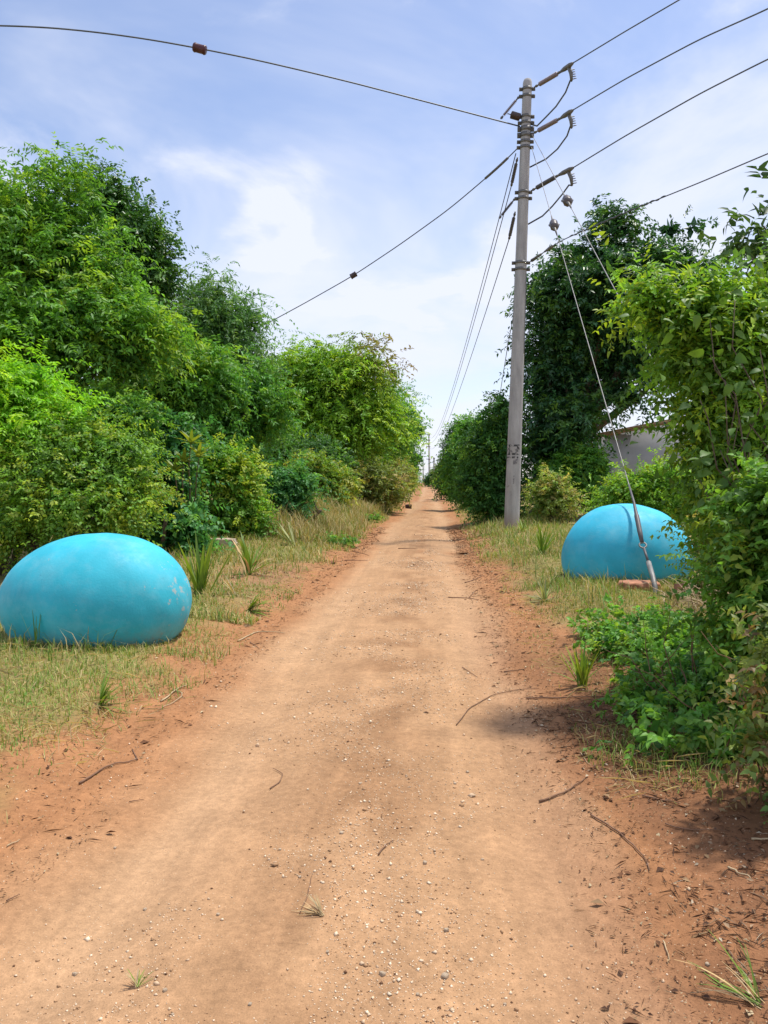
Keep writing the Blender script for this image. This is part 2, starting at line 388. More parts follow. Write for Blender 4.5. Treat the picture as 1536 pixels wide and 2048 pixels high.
# ------------------------------------------------------------------ leaves
def rnd(rng, n): return nrm(rng.normal(size=(n, 3)))
def leaf_arrays(pos, axis, up, L, Wd, shape=0, fold=0.18, curl=0.12):
    axis = nrm(axis); side = nrm(np.cross(up, axis)); n = np.cross(axis, side)
    L = L[:, None]; Wd = Wd[:, None]
    if shape == 0:
        V = np.stack([pos, pos + axis * L * 0.42 + side * Wd * 0.5 + n * Wd * fold, pos + axis * L - n * L * curl,
                      pos + axis * L * 0.42 - side * Wd * 0.5 + n * Wd * fold], 1)
        T = np.array([[0, 1, 2], [0, 2, 3]])
    else:
        m = [pos, pos + axis * L * 0.28, pos + axis * L * 0.66 - n * L * curl * 0.5, pos + axis * L - n * L * curl * 1.4]
        l1, r1 = [pos + axis * L * 0.24 + s * side * Wd * 0.5 + n * Wd * fold for s in (1, -1)]
        l2, r2 = [pos + axis * L * 0.62 + s * side * Wd * 0.36 + n * (Wd * fold * 0.8 - L * curl * 0.5) for s in (1, -1)]
        V = np.stack(m + [l1, l2, r1, r2], 1)
        T = np.array([[0, 4, 1], [1, 4, 5], [1, 5, 2], [2, 5, 3], [0, 1, 6], [1, 7, 6], [1, 2, 7], [2, 3, 7]])
    k = V.shape[1]
    F = (T[None] + (np.arange(len(pos)) * k)[:, None, None]).reshape(-1, 3)
    return V.reshape(-1, 3), F, k
def fronds(rng, base, dirv, length, m, leafL, leafW, droop, spread=0.85, jitter=0.25, frond_tint=None, pair=True):
    """shoots that carry m pairs of leaves; returns pos, axis, up, L, W, tint"""
    n = len(base); out = [[], [], [], [], [], []]
    dirv = nrm(dirv); sv = nrm(np.cross(dirv, nrm(np.array([0, 0, 1.0]) + 0.6 * rng.normal(size=(n, 3)))))
    for j in range(m):
        s = 0.18 + 0.82 * (j + 0.5) / m
        p = base + dirv * (length * s)[:, None]; p = p - np.array([0, 0, 1.0]) * (droop * length * s * s)[:, None]
        tg = nrm(dirv - np.array([0, 0, 1.0]) * (2 * droop * s)[:, None])
        for sg in ((1, -1) if pair else (1 if j % 2 else -1,)):
            ax = nrm(tg * 0.55 + sg * sv * spread + rng.normal(size=(n, 3)) * jitter - np.array([0, 0, 0.22]))
            up = nrm(np.array([0, 0, 1.0]) + 0.55 * rng.normal(size=(n, 3)) + dirv * 0.3)
            ll = leafL * rng.uniform(0.7, 1.2, n) * (1.05 - 0.35 * abs(s - 0.55))
            out[0].append(p); out[1].append(ax); out[2].append(up); out[3].append(ll); out[4].append(ll * leafW / leafL * rng.uniform(0.8, 1.2, n)); out[5].append(frond_tint)
    return [np.concatenate(a) for a in out]
def blob_shell(rng, blobs, n, inner=0.72, bottom=-0.55, back=0.55):
    """points spread over the outside of a union of ellipsoids, with outward directions"""
    B = np.array(blobs, float); area = (B[:, 3] * B[:, 4] + B[:, 4] * B[:, 5] + B[:, 3] * B[:, 5]); pr = area / area.sum()
    C, D = [], []; tot = 0; guard = 0
    while tot < n and guard < 60:
        guard += 1; k = n * 2
        b = B[rng.choice(len(B), k, p=pr)]; d = rnd(rng, k)
        r = rng.uniform(inner, 1.0, k) ** 0.6 * (0.86 + 0.3 * rng.random(k))
        p = b[:, :3] + d * b[:, 3:] * r[:, None]
        ok = (d[:, 2] > bottom) | (rng.random(k) < 0.25)
        ok &= (d[:, 1] < 0.45) | (rng.random(k) < back)
        for q in B:
            e = np.linalg.norm((p - q[:3]) / q[3:], axis=1); ok &= (e > 0.66)
        dd = nrm(d / b[:, 3:]); C.append(p[ok]); D.append(dd[ok]); tot += ok.sum()
    return np.concatenate(C)[:n], np.concatenate(D)[:n]
def foliage(rng, blobs, clumps, fr, m, leafL, leafW, pal, flen=0.4, crad=0.3, droop=0.35, fill=0.3, shape=0, spread=0.85,
            bottom=-0.55, back=0.55, jit=0.25, pair=True, accents=(), inner=0.72, bright=0.28, upb=0.25, puffs=0, psize=0.42):
    B_ = np.array(blobs, float); sh = np.minimum(B_[:, 3:] * 0.45, (flen * 0.62 + crad * 0.25)); B_[:, 3:] -= sh; blobs = B_
    shell = blobs
    if puffs:
        mr0 = np.sort(B_[:, 3])[-max(1, len(B_) // 2):].mean(); B_[:, 3:] -= np.minimum(B_[:, 3:] * 0.35, mr0 * psize * 0.42)
    if puffs:                                             # boughs: flattened puffs of foliage standing out of the crown
        PC, PD = blob_shell(rng, blobs, puffs * len(blobs), 0.85, -0.75, back)
        mean_r = np.sort(B_[:, 3])[-max(1, len(B_) // 2):].mean(); pr_ = mean_r * psize * rng.uniform(0.6, 1.3, len(PC))
        shell = np.concatenate([np.concatenate([PC, np.stack([pr_ * 1.15, pr_ * 1.15, pr_ * 0.72], 1)], 1), B_ * np.array([1, 1, 1, .9, .9, .9])])
    C, D = blob_shell(rng, shell, clumps, inner, max(bottom, -0.25) if (puffs and bottom > -0.9) else bottom, back); n = len(C)
    pal = np.array(pal) * GAIN
    mixv = rng.random(n); ct = pal[0] * (1 - mixv[:, None]) + pal[1] * mixv[:, None]
    if len(pal) > 2:
        k = rng.random(n) < 0.22; ct[k] = pal[2] * rng.uniform(0.8, 1.1, (k.sum(), 1))
    for (ax_, ay_, az_, ar, acol) in accents:
        wgt = np.exp(-(((C - np.array([ax_, ay_, az_])) / ar) ** 2).sum(1)); ct = ct + (np.array(acol) - ct) * np.clip(wgt * 1.3, 0, 1)[:, None]
    ct = ct * rng.uniform(1 - bright, 1 + bright, (n, 1))
    idx = np.repeat(np.arange(n), fr); k = len(idx)
    sz = rng.uniform(0.7, 1.35, n)[idx]
    base = C[idx] + rng.normal(size=(k, 3)) * (crad * 0.55 * sz)[:, None]
    dirv = D[idx] * 0.75 + rng.normal(size=(k, 3)) * 0.62 + np.array([0, 0, upb])
    ft = ct[idx] * rng.uniform(0.85, 1.15, (k, 1))
    A = fronds(rng, base, dirv, flen * sz * rng.uniform(0.7, 1.2, k), m, leafL, leafW, droop * rng.uniform(0.5, 1.4, k), spread, jit, ft, pair)
    A[5] = A[5] * rng.uniform(0.82, 1.2, (len(A[5]), 1))
    V, F, kk = leaf_arrays(A[0], A[1], A[2], A[3], A[4], shape)
    col = np.repeat(A[5], kk, 0)
    if fill:
        nf = int(len(A[0]) * fill); B = np.array(blobs, float); vol = B[:, 3] * B[:, 4] * B[:, 5]
        b = B[rng.choice(len(B), nf, p=vol / vol.sum())]
        p = b[:, :3] + rnd(rng, nf) * b[:, 3:] * (rng.random(nf) ** 0.4 * 0.86)[:, None]
        ll = leafL * rng.uniform(1.3, 2.4, nf)
        V2, F2, k2 = leaf_arrays(p, rnd(rng, nf) - np.array([0, 0, 0.3]), rnd(rng, nf), ll, ll * leafW / leafL * 1.15, 0)
        col = np.concatenate([col, np.repeat(pal[0] * rng.uniform(0.6, 1.1, (nf, 1)), k2, 0)])
        F = np.concatenate([F, F2 + len(V)]); V = np.concatenate([V, V2])
    return V, F, col, C
def limb_path(rng, a, b, n=6, wob=0.12, sagv=0.0):
    a, b = np.asarray(a, float), np.asarray(b, float); t = np.linspace(0, 1, n)[:, None]
    p = a + (b - a) * t; ln = np.linalg.norm(b - a)
    p[1:-1] += rng.normal(size=(n - 2, 3)) * wob * ln / n; p[:, 2] += sagv * ln * (4 * t * (1 - t))[:, 0]
    return p
def plant(name, label, cat, base, blobs, seed, clumps, fr, m, leafL, leafW, pal, trunk_r=0.12, limbs=10, group=None, mat='leaf',
          crown_name='crown', trunk_name='trunk', trunk_h=0.35, stems=1, ks=1.0, **kw):
    leafL *= ks; leafW *= ks; trunk_r *= ks
    kw['flen'] = kw.get('flen', 0.4) * ks; kw['crad'] = kw.get('crad', 0.3) * ks
    rng = np.random.default_rng(seed)
    base = np.asarray(base, float); base = np.array([base[0], base[1], float(gz(base[0], base[1]))])
    root = thing(name, label, cat, base, group)
    V, F, col, C = foliage(rng, blobs, clumps, fr, m, leafL, leafW, pal, **kw)
    gl = gz(V[:, 0], V[:, 1]) + 0.01; V[:, 2] = np.maximum(V[:, 2], gl)
    obj(crown_name, mesh(crown_name, V - base, F, M[mat], col), root)
    B = np.array(blobs, float); cen = B[:, :3].mean(0); top = B[:, 2].max()
    tb = MB()
    for s in range(stems):
        off = np.zeros(3) if stems == 1 else np.append(rng.normal(size=2) * trunk_r * 2.5, 0)
        fork = np.array([base[0] * 0.55 + cen[0] * 0.45, base[1] * 0.55 + cen[1] * 0.45, base[2] + (top - base[2]) * trunk_h]) + off * 2
        pth = limb_path(rng, base + off - np.array([0, 0, 0.15]), fork, 7, 0.10)
        r = np.linspace(1.25, 0.72, 7) * trunk_r / math.sqrt(stems); r[0] *= 1.25
        tb.tube(pth, r, 9)
        pick = rng.choice(len(C), min(len(C), max(2, limbs // stems)), replace=False)
        for q in pick:
            st = pth[rng.integers(4, 7)]
            e = C[q] * 0.93 + fork * 0.07
            tb.tube(limb_path(rng, st, e, 6, 0.16, 0.04), np.linspace(0.5, 0.08, 6) * trunk_r / math.sqrt(stems), 6)
    tb.build(trunk_name, M['bark'], root)
    return root
def EL(px, py, Y, rx, rz, ry=None):
    """ellipsoid centred on a pixel at depth Y; rx, rz in photo pixels"""
    c = P(px, py, Y); k = Y / FPX
    return (c[0], c[1], c[2], rx * k, (ry if ry else rx * k * 0.9), rz * k)
def at(px, Y): 
    c = P(px, 1000, Y); return (c[0], Y)

GAIN = 1.55
# palettes (base colour of the leaves)
NEEM = [(0.06, 0.165, 0.028), (0.11, 0.24, 0.03), (0.175, 0.29, 0.03)]
DARK = [(0.028, 0.085, 0.022), (0.05, 0.13, 0.03), (0.08, 0.17, 0.03)]
MID = [(0.05, 0.15, 0.03), (0.092, 0.225, 0.034), (0.15, 0.275, 0.03)]
YEL = [(0.075, 0.175, 0.028), (0.14, 0.255, 0.035), (0.22, 0.29, 0.04)]
TEAL = [(0.035, 0.13, 0.04), (0.07, 0.20, 0.06), (0.11, 0.25, 0.05)]
FERN = [(0.13, 0.31, 0.02), (0.20, 0.38, 0.025), (0.27, 0.42, 0.03)]
DRY = [(0.11, 0.165, 0.04), (0.17, 0.21, 0.055), (0.26, 0.22, 0.09)]
MANGO = [(0.017, 0.06, 0.024), (0.034, 0.098, 0.028), (0.07, 0.155, 0.028)]

# --- left side trees
Y = 15
plant('tree', 'tallest feathery green tree at the left edge of the photo, behind the bushes', 'tree', at(60, Y),
      [EL(30, 500, Y, 140, 150), EL(130, 560, Y, 130, 150), EL(70, 680, Y - .4, 190, 160), EL(240, 690, Y, 125, 140), EL(10, 400, Y + .4, 80, 70), EL(130, 385, Y + .3, 34, 64), EL(48, 345, Y + .3, 30, 52), EL(190, 420, Y, 50, 50)],
      11, 430, 15, 6, 0.10, 0.040, NEEM, trunk_r=0.20, limbs=26, flen=0.42, crad=0.34, droop=0.45, ks=1.20, puffs=9, psize=0.45, fill=0.30)
Y = 19.5
plant('tree', 'dark glossy tree rising just right of the tallest feathery tree on the left', 'tree', at(230, Y),
      [EL(215, 430, Y, 80, 85), EL(265, 500, Y, 75, 90), EL(230, 620, Y, 110, 130), EL(315, 560, Y, 45, 60), EL(180, 390, Y, 50, 50), EL(330, 520, Y, 28, 30)],
      12, 330, 12, 5, 0.10, 0.055, DARK, trunk_r=0.2, limbs=20, flen=0.40, crad=0.30, droop=0.3, ks=1.26, puffs=7, psize=0.45, fill=0.3, mat='leaf_gloss')
Y = 24
plant('tree', 'thin airy tree with drooping feathery tips between the dark tree and the road', 'tree', at(440, Y),
      [EL(430, 640, Y, 75, 65), EL(380, 590, Y, 28, 34), EL(435, 585, Y, 24, 30), EL(505, 640, Y, 28, 45), EL(450, 730, Y, 100, 90), EL(370, 700, Y, 70, 90)],
      13, 250, 10, 7, 0.11, 0.032, [(0.05, 0.13, 0.04), (0.08, 0.18, 0.045), (0.11, 0.2, 0.05)], trunk_r=0.14, limbs=20, flen=0.6, crad=0.35, droop=0.75, ks=1.33, fill=0.12)
Y = 20
plant('tree', 'leafy mid green tree spreading over the rounded bushes left of the road', 'tree', at(400, Y),
      [EL(330, 790, Y, 110, 110), EL(420, 800, Y, 110, 110), EL(500, 830, Y + 1, 90, 110), EL(260, 760, Y, 80, 90), EL(380, 900, Y, 130, 70)],
      14, 340, 15, 6, 0.10, 0.040, MID, trunk_r=0.16, limbs=22, flen=0.42, crad=0.32, droop=0.5, ks=1.33, puffs=9, psize=0.45, fill=0.35)
Y = 38
br = P(752, 722, Y)
plant('tree', 'broad bright green tree with browning upper right crown beside the road', 'tree', at(650, Y),
      [EL(630, 760, Y, 95, 75), EL(700, 760, Y, 80, 75), EL(560, 810, Y, 90, 95), EL(690, 850, Y, 120, 95), EL(600, 880, Y, 130, 80), EL(745, 730, Y, 34, 40), EL(755, 840, Y + 1, 55, 80)],
      15, 560, 14, 6, 0.14, 0.055, [(0.085, 0.20, 0.022), (0.16, 0.29, 0.024), (0.22, 0.33, 0.03)], trunk_r=0.26, limbs=26, flen=0.6, crad=0.5, droop=0.55, ks=1.52, puffs=8, psize=0.45, fill=0.35,
      accents=[(br[0], br[1], br[2], 0.75, (0.25, 0.20, 0.08))])
Y = 50
plant('tree', 'green tree leaning over the left road edge beyond the broad bright tree', 'tree', at(770, Y),
      [EL(760, 850, Y, 62, 70), EL(790, 880, Y, 36, 50), EL(735, 900, Y, 70, 70), EL(796, 820, Y, 20, 34), EL(778, 780, Y + 1, 16, 26)],
      16, 330, 10, 5, 0.16, 0.065, MID, trunk_r=0.2, limbs=14, flen=0.7, crad=0.5, droop=0.5, ks=1.39, puffs=7, fill=0.35)
Y = 70
plant('tree', 'distant tree whose twigs overhang the road near the far pole', 'tree', at(800, Y),
      [EL(795, 890, Y, 34, 50), EL(822, 850, Y, 14, 22), EL(838, 862, Y, 11, 9), EL(790, 940, Y, 36, 40)],
      17, 210, 9, 5, 0.22, 0.085, MID, trunk_r=0.2, limbs=14, flen=0.7, crad=0.5, droop=0.5, ks=1.27, fill=0.4)
Y = 95.0
plant('tree', 'small flat topped tree at the far left end of the road', 'tree', at(826, Y),
      [EL(820, 930, Y, 12, 26), EL(836, 917, Y, 11, 5), EL(812, 945, Y, 16, 22)],
      18, 90, 8, 4, 0.3, 0.12, DARK, trunk_r=0.2, limbs=10, flen=0.7, crad=0.5, droop=0.3, fill=0.4)
# --- left side bushes
SH = dict(crown_name='foliage', trunk_name='stem', trunk_h=0.3, stems=4, bottom=-1.0)
Y = 11.5
plant('bush', 'bright lime green ferny bush at the left edge above the big egg', 'bush', at(-20, Y),
      [EL(-10, 800, Y, 100, 60), EL(20, 850, Y, 90, 70), EL(80, 735, Y, 12, 18), EL(70, 770, Y, 18, 26), EL(130, 830, Y, 30, 22)],
      21, 130, 12, 7, 0.075, 0.028, FERN, trunk_r=0.07, limbs=16, flen=0.42, crad=0.22, droop=0.4, ks=1.25, fill=0.3, **SH)
Y = 11.5
plant('bush', 'large yellowish small leaved bush directly behind the left egg', 'bush', at(200, Y),
      [EL(120, 920, Y, 130, 90), EL(230, 900, Y, 100, 70), EL(40, 960, Y, 110, 90), EL(260, 980, Y, 80, 80), EL(150, 1010, Y - .1, 170, 80), EL(20, 1060, Y, 110, 60)],
      22, 560, 10, 5, 0.048, 0.030, YEL, trunk_r=0.09, limbs=24, flen=0.26, crad=0.22, droop=0.3, ks=1.28, puffs=9, psize=0.36, fill=0.35, **SH)
Y = 14.5
plant('bush', 'dark green broadleaved bush behind the right end of the left egg', 'bush', at(310, Y),
      [EL(320, 960, Y, 60, 60), EL(300, 1030, Y, 70, 50), EL(340, 880, Y + .4, 60, 50), EL(365, 1065, Y - .2, 40, 34), EL(290, 1090, Y, 80, 40)],
      23, 230, 9, 5, 0.075, 0.05, TEAL, trunk_r=0.06, limbs=14, flen=0.28, crad=0.2, droop=0.35, ks=1.51, fill=0.3, **SH)
Y = 17
plant('bush', 'rounded yellow green bush with a dark hollow, right behind the weathered log', 'bush', at(440, Y),
      [EL(470, 950, Y, 55, 55), EL(490, 1020, Y, 45, 60), EL(410, 930, Y, 50, 40), EL(440, 1055, Y - .2, 75, 40), EL(380, 1010, Y + .3, 40, 65), EL(500, 1060, Y, 40, 34)],
      24, 330, 10, 5, 0.05, 0.032, [(0.065, 0.17, 0.026), (0.13, 0.26, 0.03), (0.22, 0.29, 0.035)], trunk_r=0.06, limbs=20, flen=0.24, crad=0.17, droop=0.3, ks=1.60, puffs=7, psize=0.36, fill=0.2, **SH)
Y = 20
plant('bush', 'bluish green rounded bush beside the dry grass bank', 'bush', at(575, Y),
      [EL(565, 985, Y, 58, 55), EL(585, 1030, Y, 42, 40), EL(540, 1040, Y, 50, 40), EL(600, 970, Y, 34, 34), EL(570, 1055, Y, 50, 26)],
      25, 260, 10, 5, 0.06, 0.034, TEAL, trunk_r=0.05, limbs=16, flen=0.26, crad=0.18, droop=0.3, ks=1.67, puffs=6, psize=0.38, fill=0.3, **SH)
Y = 27
plant('bush', 'yellowing bush on the bank between the bluish bush and the dry thicket', 'bush', at(650, Y),
      [EL(650, 965, Y, 36, 28), EL(620, 945, Y, 40, 30), EL(680, 965, Y + 1, 34, 30), EL(640, 990, Y, 40, 24)],
      26, 190, 9, 5, 0.075, 0.04, [(0.085, 0.175, 0.03), (0.15, 0.24, 0.035), (0.25, 0.27, 0.05)], trunk_r=0.04, limbs=12, flen=0.28, crad=0.2, droop=0.3, ks=1.59, fill=0.3, **SH)
Y = 36
plant('bush', 'dry brownish green thicket on the left bank near the road', 'bush', at(760, Y),
      [EL(745, 955, Y, 42, 28), EL(790, 955, Y + 2, 32, 28), EL(715, 965, Y, 34, 22), EL(770, 980, Y, 44, 22), EL(715, 985, Y, 36, 20)],
      27, 280, 9, 5, 0.10, 0.04, DRY, trunk_r=0.05, limbs=14, flen=0.4, crad=0.28, droop=0.3, ks=1.38, fill=0.3, **SH)
Y = 58
plant('bush', 'olive green bush at the left road edge just before the crest', 'bush', at(815, Y),
      [EL(800, 955, Y, 22, 22), EL(814, 964, Y, 14, 14), EL(784, 950, Y, 26, 28)],
      28, 160, 8, 5, 0.17, 0.07, [(0.12, 0.19, 0.03), (0.19, 0.25, 0.04)], trunk_r=0.05, limbs=10, flen=0.5, crad=0.35, droop=0.3, ks=1.21, fill=0.4, **SH)
Y = 85.0
plant('bush', 'small far bush on the left side of the road crest', 'bush', at(820, Y),
      [EL(818, 963, Y, 13, 10), EL(804, 955, Y, 20, 18)],
      29, 90, 8, 4, 0.26, 0.11, DRY, trunk_r=0.05, limbs=6, flen=0.5, crad=0.35, droop=0.3, fill=0.4, **SH)
Y = 31
plant('bush', 'dark green understorey bush in the shade under the broad bright tree', 'bush', at(560, Y),
      [EL(560, 930, Y, 70, 40), EL(640, 920, Y + 1, 60, 40), EL(500, 950, Y, 60, 50)],
      30, 230, 9, 5, 0.10, 0.05, DARK, trunk_r=0.05, limbs=10, flen=0.4, crad=0.3, droop=0.3, ks=1.48, fill=0.4, **SH)
Y = 14.0
plant('bush', 'shaded green bush filling the gap below the tallest feathery tree', 'bush', at(180, Y),
      [EL(190, 830, Y, 80, 60), EL(110, 860, Y, 80, 60), EL(260, 850, Y, 70, 60)],
      31, 200, 10, 5, 0.085, 0.045, MID, trunk_r=0.05, limbs=10, flen=0.36, crad=0.25, droop=0.35, fill=0.45, **SH)
# --- right side trees
Y = 28.5
plant('tree', 'huge dark dense tree standing behind the concrete power pole', 'tree', at(1085, Y),
      [EL(1180, 600, Y, 125, 120), EL(1290, 560, Y + .5, 115, 85), EL(1130, 720, Y, 85, 110), EL(1090, 800, Y, 50, 95), EL(1240, 700, Y + .5, 130, 85), EL(1345, 615, Y + 1, 78, 80), EL(1370, 720, Y + 1.5, 90, 60),
       EL(1240, 462, Y, 22, 22), EL(1340, 458, Y, 20, 24), EL(1385, 452, Y, 18, 20), EL(1150, 500, Y, 26, 20), EL(1400, 545, Y + 1, 24, 22), EL(1090, 900, Y + .5, 60, 70), EL(1250, 790, Y - .8, 60, 30), EL(1150, 830, Y - 1.2, 70, 70), EL(1105, 890, Y - 1.2, 62, 80), EL(1140, 930, Y - .8, 60, 60), EL(1120, 970, Y + 1, 80, 50)],
      41, 1150, 10, 5, 0.17, 0.075, MANGO, trunk_r=0.34, limbs=34, flen=0.55, crad=0.42, droop=0.45, ks=1.14, puffs=7, psize=0.46, fill=0.8, mat='leaf_gloss', trunk_h=0.3, bottom=-0.8, pair=True)
Y = 27.0
plant('tree', 'dark green small tree directly left of the concrete pole', 'tree', at(985, Y),
      [EL(995, 860, Y, 36, 50), EL(962, 915, Y, 44, 54), EL(1010, 900, Y, 40, 80), EL(950, 970, Y, 40, 45), EL(1000, 980, Y, 50, 45), EL(1005, 815, Y, 24, 24), EL(965, 1005, Y, 45, 30), EL(1010, 1010, Y, 50, 30)],
      42, 360, 10, 5, 0.12, 0.055, [(0.03, 0.095, 0.026), (0.06, 0.16, 0.032), (0.11, 0.22, 0.03)], trunk_r=0.14, limbs=16, flen=0.42, crad=0.3, droop=0.4, puffs=6, bottom=-1.0, fill=0.4)
Y = 42
plant('tree', 'light green small tree overhanging the right road edge past the pole', 'tree', at(945, Y),
      [EL(940, 885, Y, 36, 48), EL(925, 935, Y, 40, 50), EL(960, 850, Y, 30, 26), EL(922, 975, Y, 28, 28), EL(950, 985, Y, 40, 26)],
      43, 300, 10, 5, 0.14, 0.06, MID, trunk_r=0.13, limbs=14, flen=0.5, crad=0.35, droop=0.4, ks=1.24, puffs=6, bottom=-1.0, fill=0.4)
Y = 62
plant('tree', 'dark hedge tree on the right where the road narrows', 'tree', at(912, Y),
      [EL(914, 905, Y, 22, 38), EL(906, 940, Y, 22, 36), EL(922, 870, Y, 20, 22), EL(893, 962, Y, 13, 18), EL(910, 970, Y, 24, 20)],
      44, 240, 9, 5, 0.19, 0.08, DARK, trunk_r=0.13, limbs=12, flen=0.6, crad=0.4, droop=0.4, ks=1.24, bottom=-1.0, fill=0.4)
Y = 80.0
plant('bush', 'olive hedge bush at the right of the far road crest', 'bush', at(884, Y),
      [EL(888, 942, Y, 11, 22), EL(877, 955, Y, 8, 10), EL(896, 932, Y, 11, 22), EL(890, 968, Y, 12, 10)],
      45, 120, 8, 4, 0.24, 0.10, [(0.08, 0.14, 0.03), (0.13, 0.19, 0.04)], trunk_r=0.07, limbs=8, flen=0.6, crad=0.4, droop=0.3, fill=0.4, **SH)
Y = 115.0
plant('bush', 'farthest dark bush beside the base of the far pole', 'bush', at(866, Y),
      [EL(864, 957, Y, 8, 8), EL(875, 948, Y, 9, 15), EL(856, 961, Y, 6, 5)],
      46, 80, 8, 4, 0.3, 0.13, DARK, trunk_r=0.07, limbs=6, flen=0.6, crad=0.4, droop=0.3, fill=0.4, **SH)
Y = 23.5
plant('bush', 'sparse yellow green bush between the concrete pole and the right egg', 'bush', at(1110, Y),
      [EL(1105, 985, Y, 36, 32), EL(1130, 1005, Y, 26, 24), EL(1085, 1000, Y, 22, 26)],
      47, 90, 8, 5, 0.075, 0.04, [(0.09, 0.17, 0.03), (0.19, 0.25, 0.06), (0.27, 0.25, 0.09)], trunk_r=0.05, limbs=26, flen=0.3, crad=0.2, droop=0.2, ks=1.21, fill=0.08, **SH)
Y = 26.5
plant('bush', 'mid green bush at the left corner of the grey house', 'bush', at(1170, Y),
      [EL(1165, 935, Y, 50, 40), EL(1120, 950, Y, 40, 40), EL(1180, 975, Y, 26, 24)],
      48, 180, 9, 5, 0.10, 0.05, MID, trunk_r=0.05, limbs=12, flen=0.36, crad=0.25, droop=0.35, ks=1.18, fill=0.35, **SH)
Y = 16.5
plant('bush', 'bright green small leaved bush in front of the grey house behind the right egg', 'bush', at(1290, Y),
      [EL(1260, 995, Y, 55, 40), EL(1310, 990, Y, 60, 50), EL(1370, 995, Y, 60, 55), EL(1240, 1015, Y, 40, 30), EL(1320, 955, Y, 26, 26), EL(1430, 980, Y, 60, 70)],
      49, 430, 10, 5, 0.06, 0.034, [(0.075, 0.19, 0.024), (0.16, 0.30, 0.03), (0.24, 0.34, 0.035)], trunk_r=0.05, limbs=20, flen=0.3, crad=0.2, droop=0.3, ks=1.14, fill=0.35, **SH)
Y = 9.6
plant('bush', 'dry leafed brown green bush touching the right end of the right egg', 'bush', at(1450, Y),
      [EL(1450, 1080, Y, 62, 60), EL(1500, 1020, Y, 70, 80), EL(1430, 1160, Y, 46, 36), EL(1520, 1140, Y, 60, 60)],
      50, 300, 9, 5, 0.05, 0.03, [(0.07, 0.14, 0.03), (0.13, 0.20, 0.045), (0.25, 0.22, 0.08)], trunk_r=0.05, limbs=30, flen=0.24, crad=0.18, droop=0.3, fill=0.25, **SH)
# --- right foreground
Y = 7.5
plant('tree', 'tree with large dark leaves silhouetted against the sky at the right edge', 'tree', (4.3, 7.6),
      [EL(1540, 440, Y, 50, 45), EL(1490, 500, Y, 60, 30), EL(1560, 520, Y, 60, 60), EL(1600, 600, Y, 90, 100)],
      51, 26, 5, 4, 0.12, 0.048, [(0.03, 0.07, 0.025), (0.05, 0.10, 0.03)], trunk_r=0.09, limbs=30, flen=0.32, crad=0.16, droop=0.25, fill=0.02, shape=1, trunk_h=0.7, upb=0.1)
Y = 5.6
plant('bush', 'tall leafy shrub overhanging the verge at the right edge', 'bush', (3.0, 5.7),
      [EL(1430, 640, Y, 90, 62), EL(1335, 622, Y, 62, 36), EL(1395, 715, Y, 85, 62), EL(1500, 730, Y, 90, 120), EL(1440, 820, Y, 85, 75), EL(1490, 920, Y, 95, 90), EL(1465, 1010, Y, 70, 70), EL(1550, 1060, Y, 110, 130), EL(1570, 590, Y + .3, 60, 70), EL(1290, 600, Y, 40, 22)],
      52, 430, 9, 5, 0.056, 0.026, [(0.07, 0.165, 0.024), (0.14, 0.26, 0.028), (0.22, 0.32, 0.03)], trunk_r=0.06, limbs=40, flen=0.25, crad=0.16, droop=0.25, fill=0.25, shape=1, bright=0.4, **SH)
Y = 4.6
plant('bush', 'shaded shrub with many thin stems at the lower right edge', 'bush', (2.35, 4.7),
      [EL(1520, 1180, Y, 80, 110), EL(1560, 1310, Y, 95, 100), EL(1490, 1290, Y, 50, 55), EL(1570, 1430, Y, 80, 80), EL(1560, 1050, Y, 110, 130)],
      53, 260, 9, 5, 0.050, 0.028, [(0.06, 0.15, 0.026), (0.115, 0.235, 0.03), (0.18, 0.26, 0.035)], trunk_r=0.05, limbs=70, flen=0.2, crad=0.15, droop=0.3, fill=0.12, shape=1, bright=0.4, **SH)
Y = 3.5
plant('bush', 'nearest dry twiggy shrub cut off by the right picture edge', 'bush', (2.0, 3.45),
      [EL(1590, 1330, Y, 70, 110), EL(1620, 1480, Y, 80, 90), EL(1570, 1450, Y, 40, 60)],
      54, 70, 7, 5, 0.045, 0.024, [(0.06, 0.13, 0.03), (0.14, 0.18, 0.04), (0.27, 0.19, 0.09)], trunk_r=0.04, limbs=50, flen=0.18, crad=0.14, droop=0.3, fill=0.1, shape=1, bright=0.4, **SH)
lowl = [(1420, 1300, 6.3, 'low green creeper between the guy anchor and the roadside shrub'), (1300, 1300, 6.4, 'creeping green weeds in front of the red stone at the guy anchor'),
        (1380, 1410, 5.2, 'lush low weeds spilling onto the red soil at the right'), (1470, 1390, 5.0, 'weeds at the foot of the low shaded shrub'),
        (1480, 1500, 4.25, 'small sprig of heart shaped leaves at the lower right edge'),
        (1255, 1262, 6.8, 'thin patch of weeds in the grass left of the guy anchor'), (1345, 1345, 5.4, 'trailing weeds in the middle of the right verge'), (1425, 1470, 4.5, 'weeds at the very edge of the bare red soil'), (655, 1088, 19, 'green weed clump on the left bank opposite the pole'), (725, 1040, 27, 'low green weeds at the left road edge beyond the dry grass')]
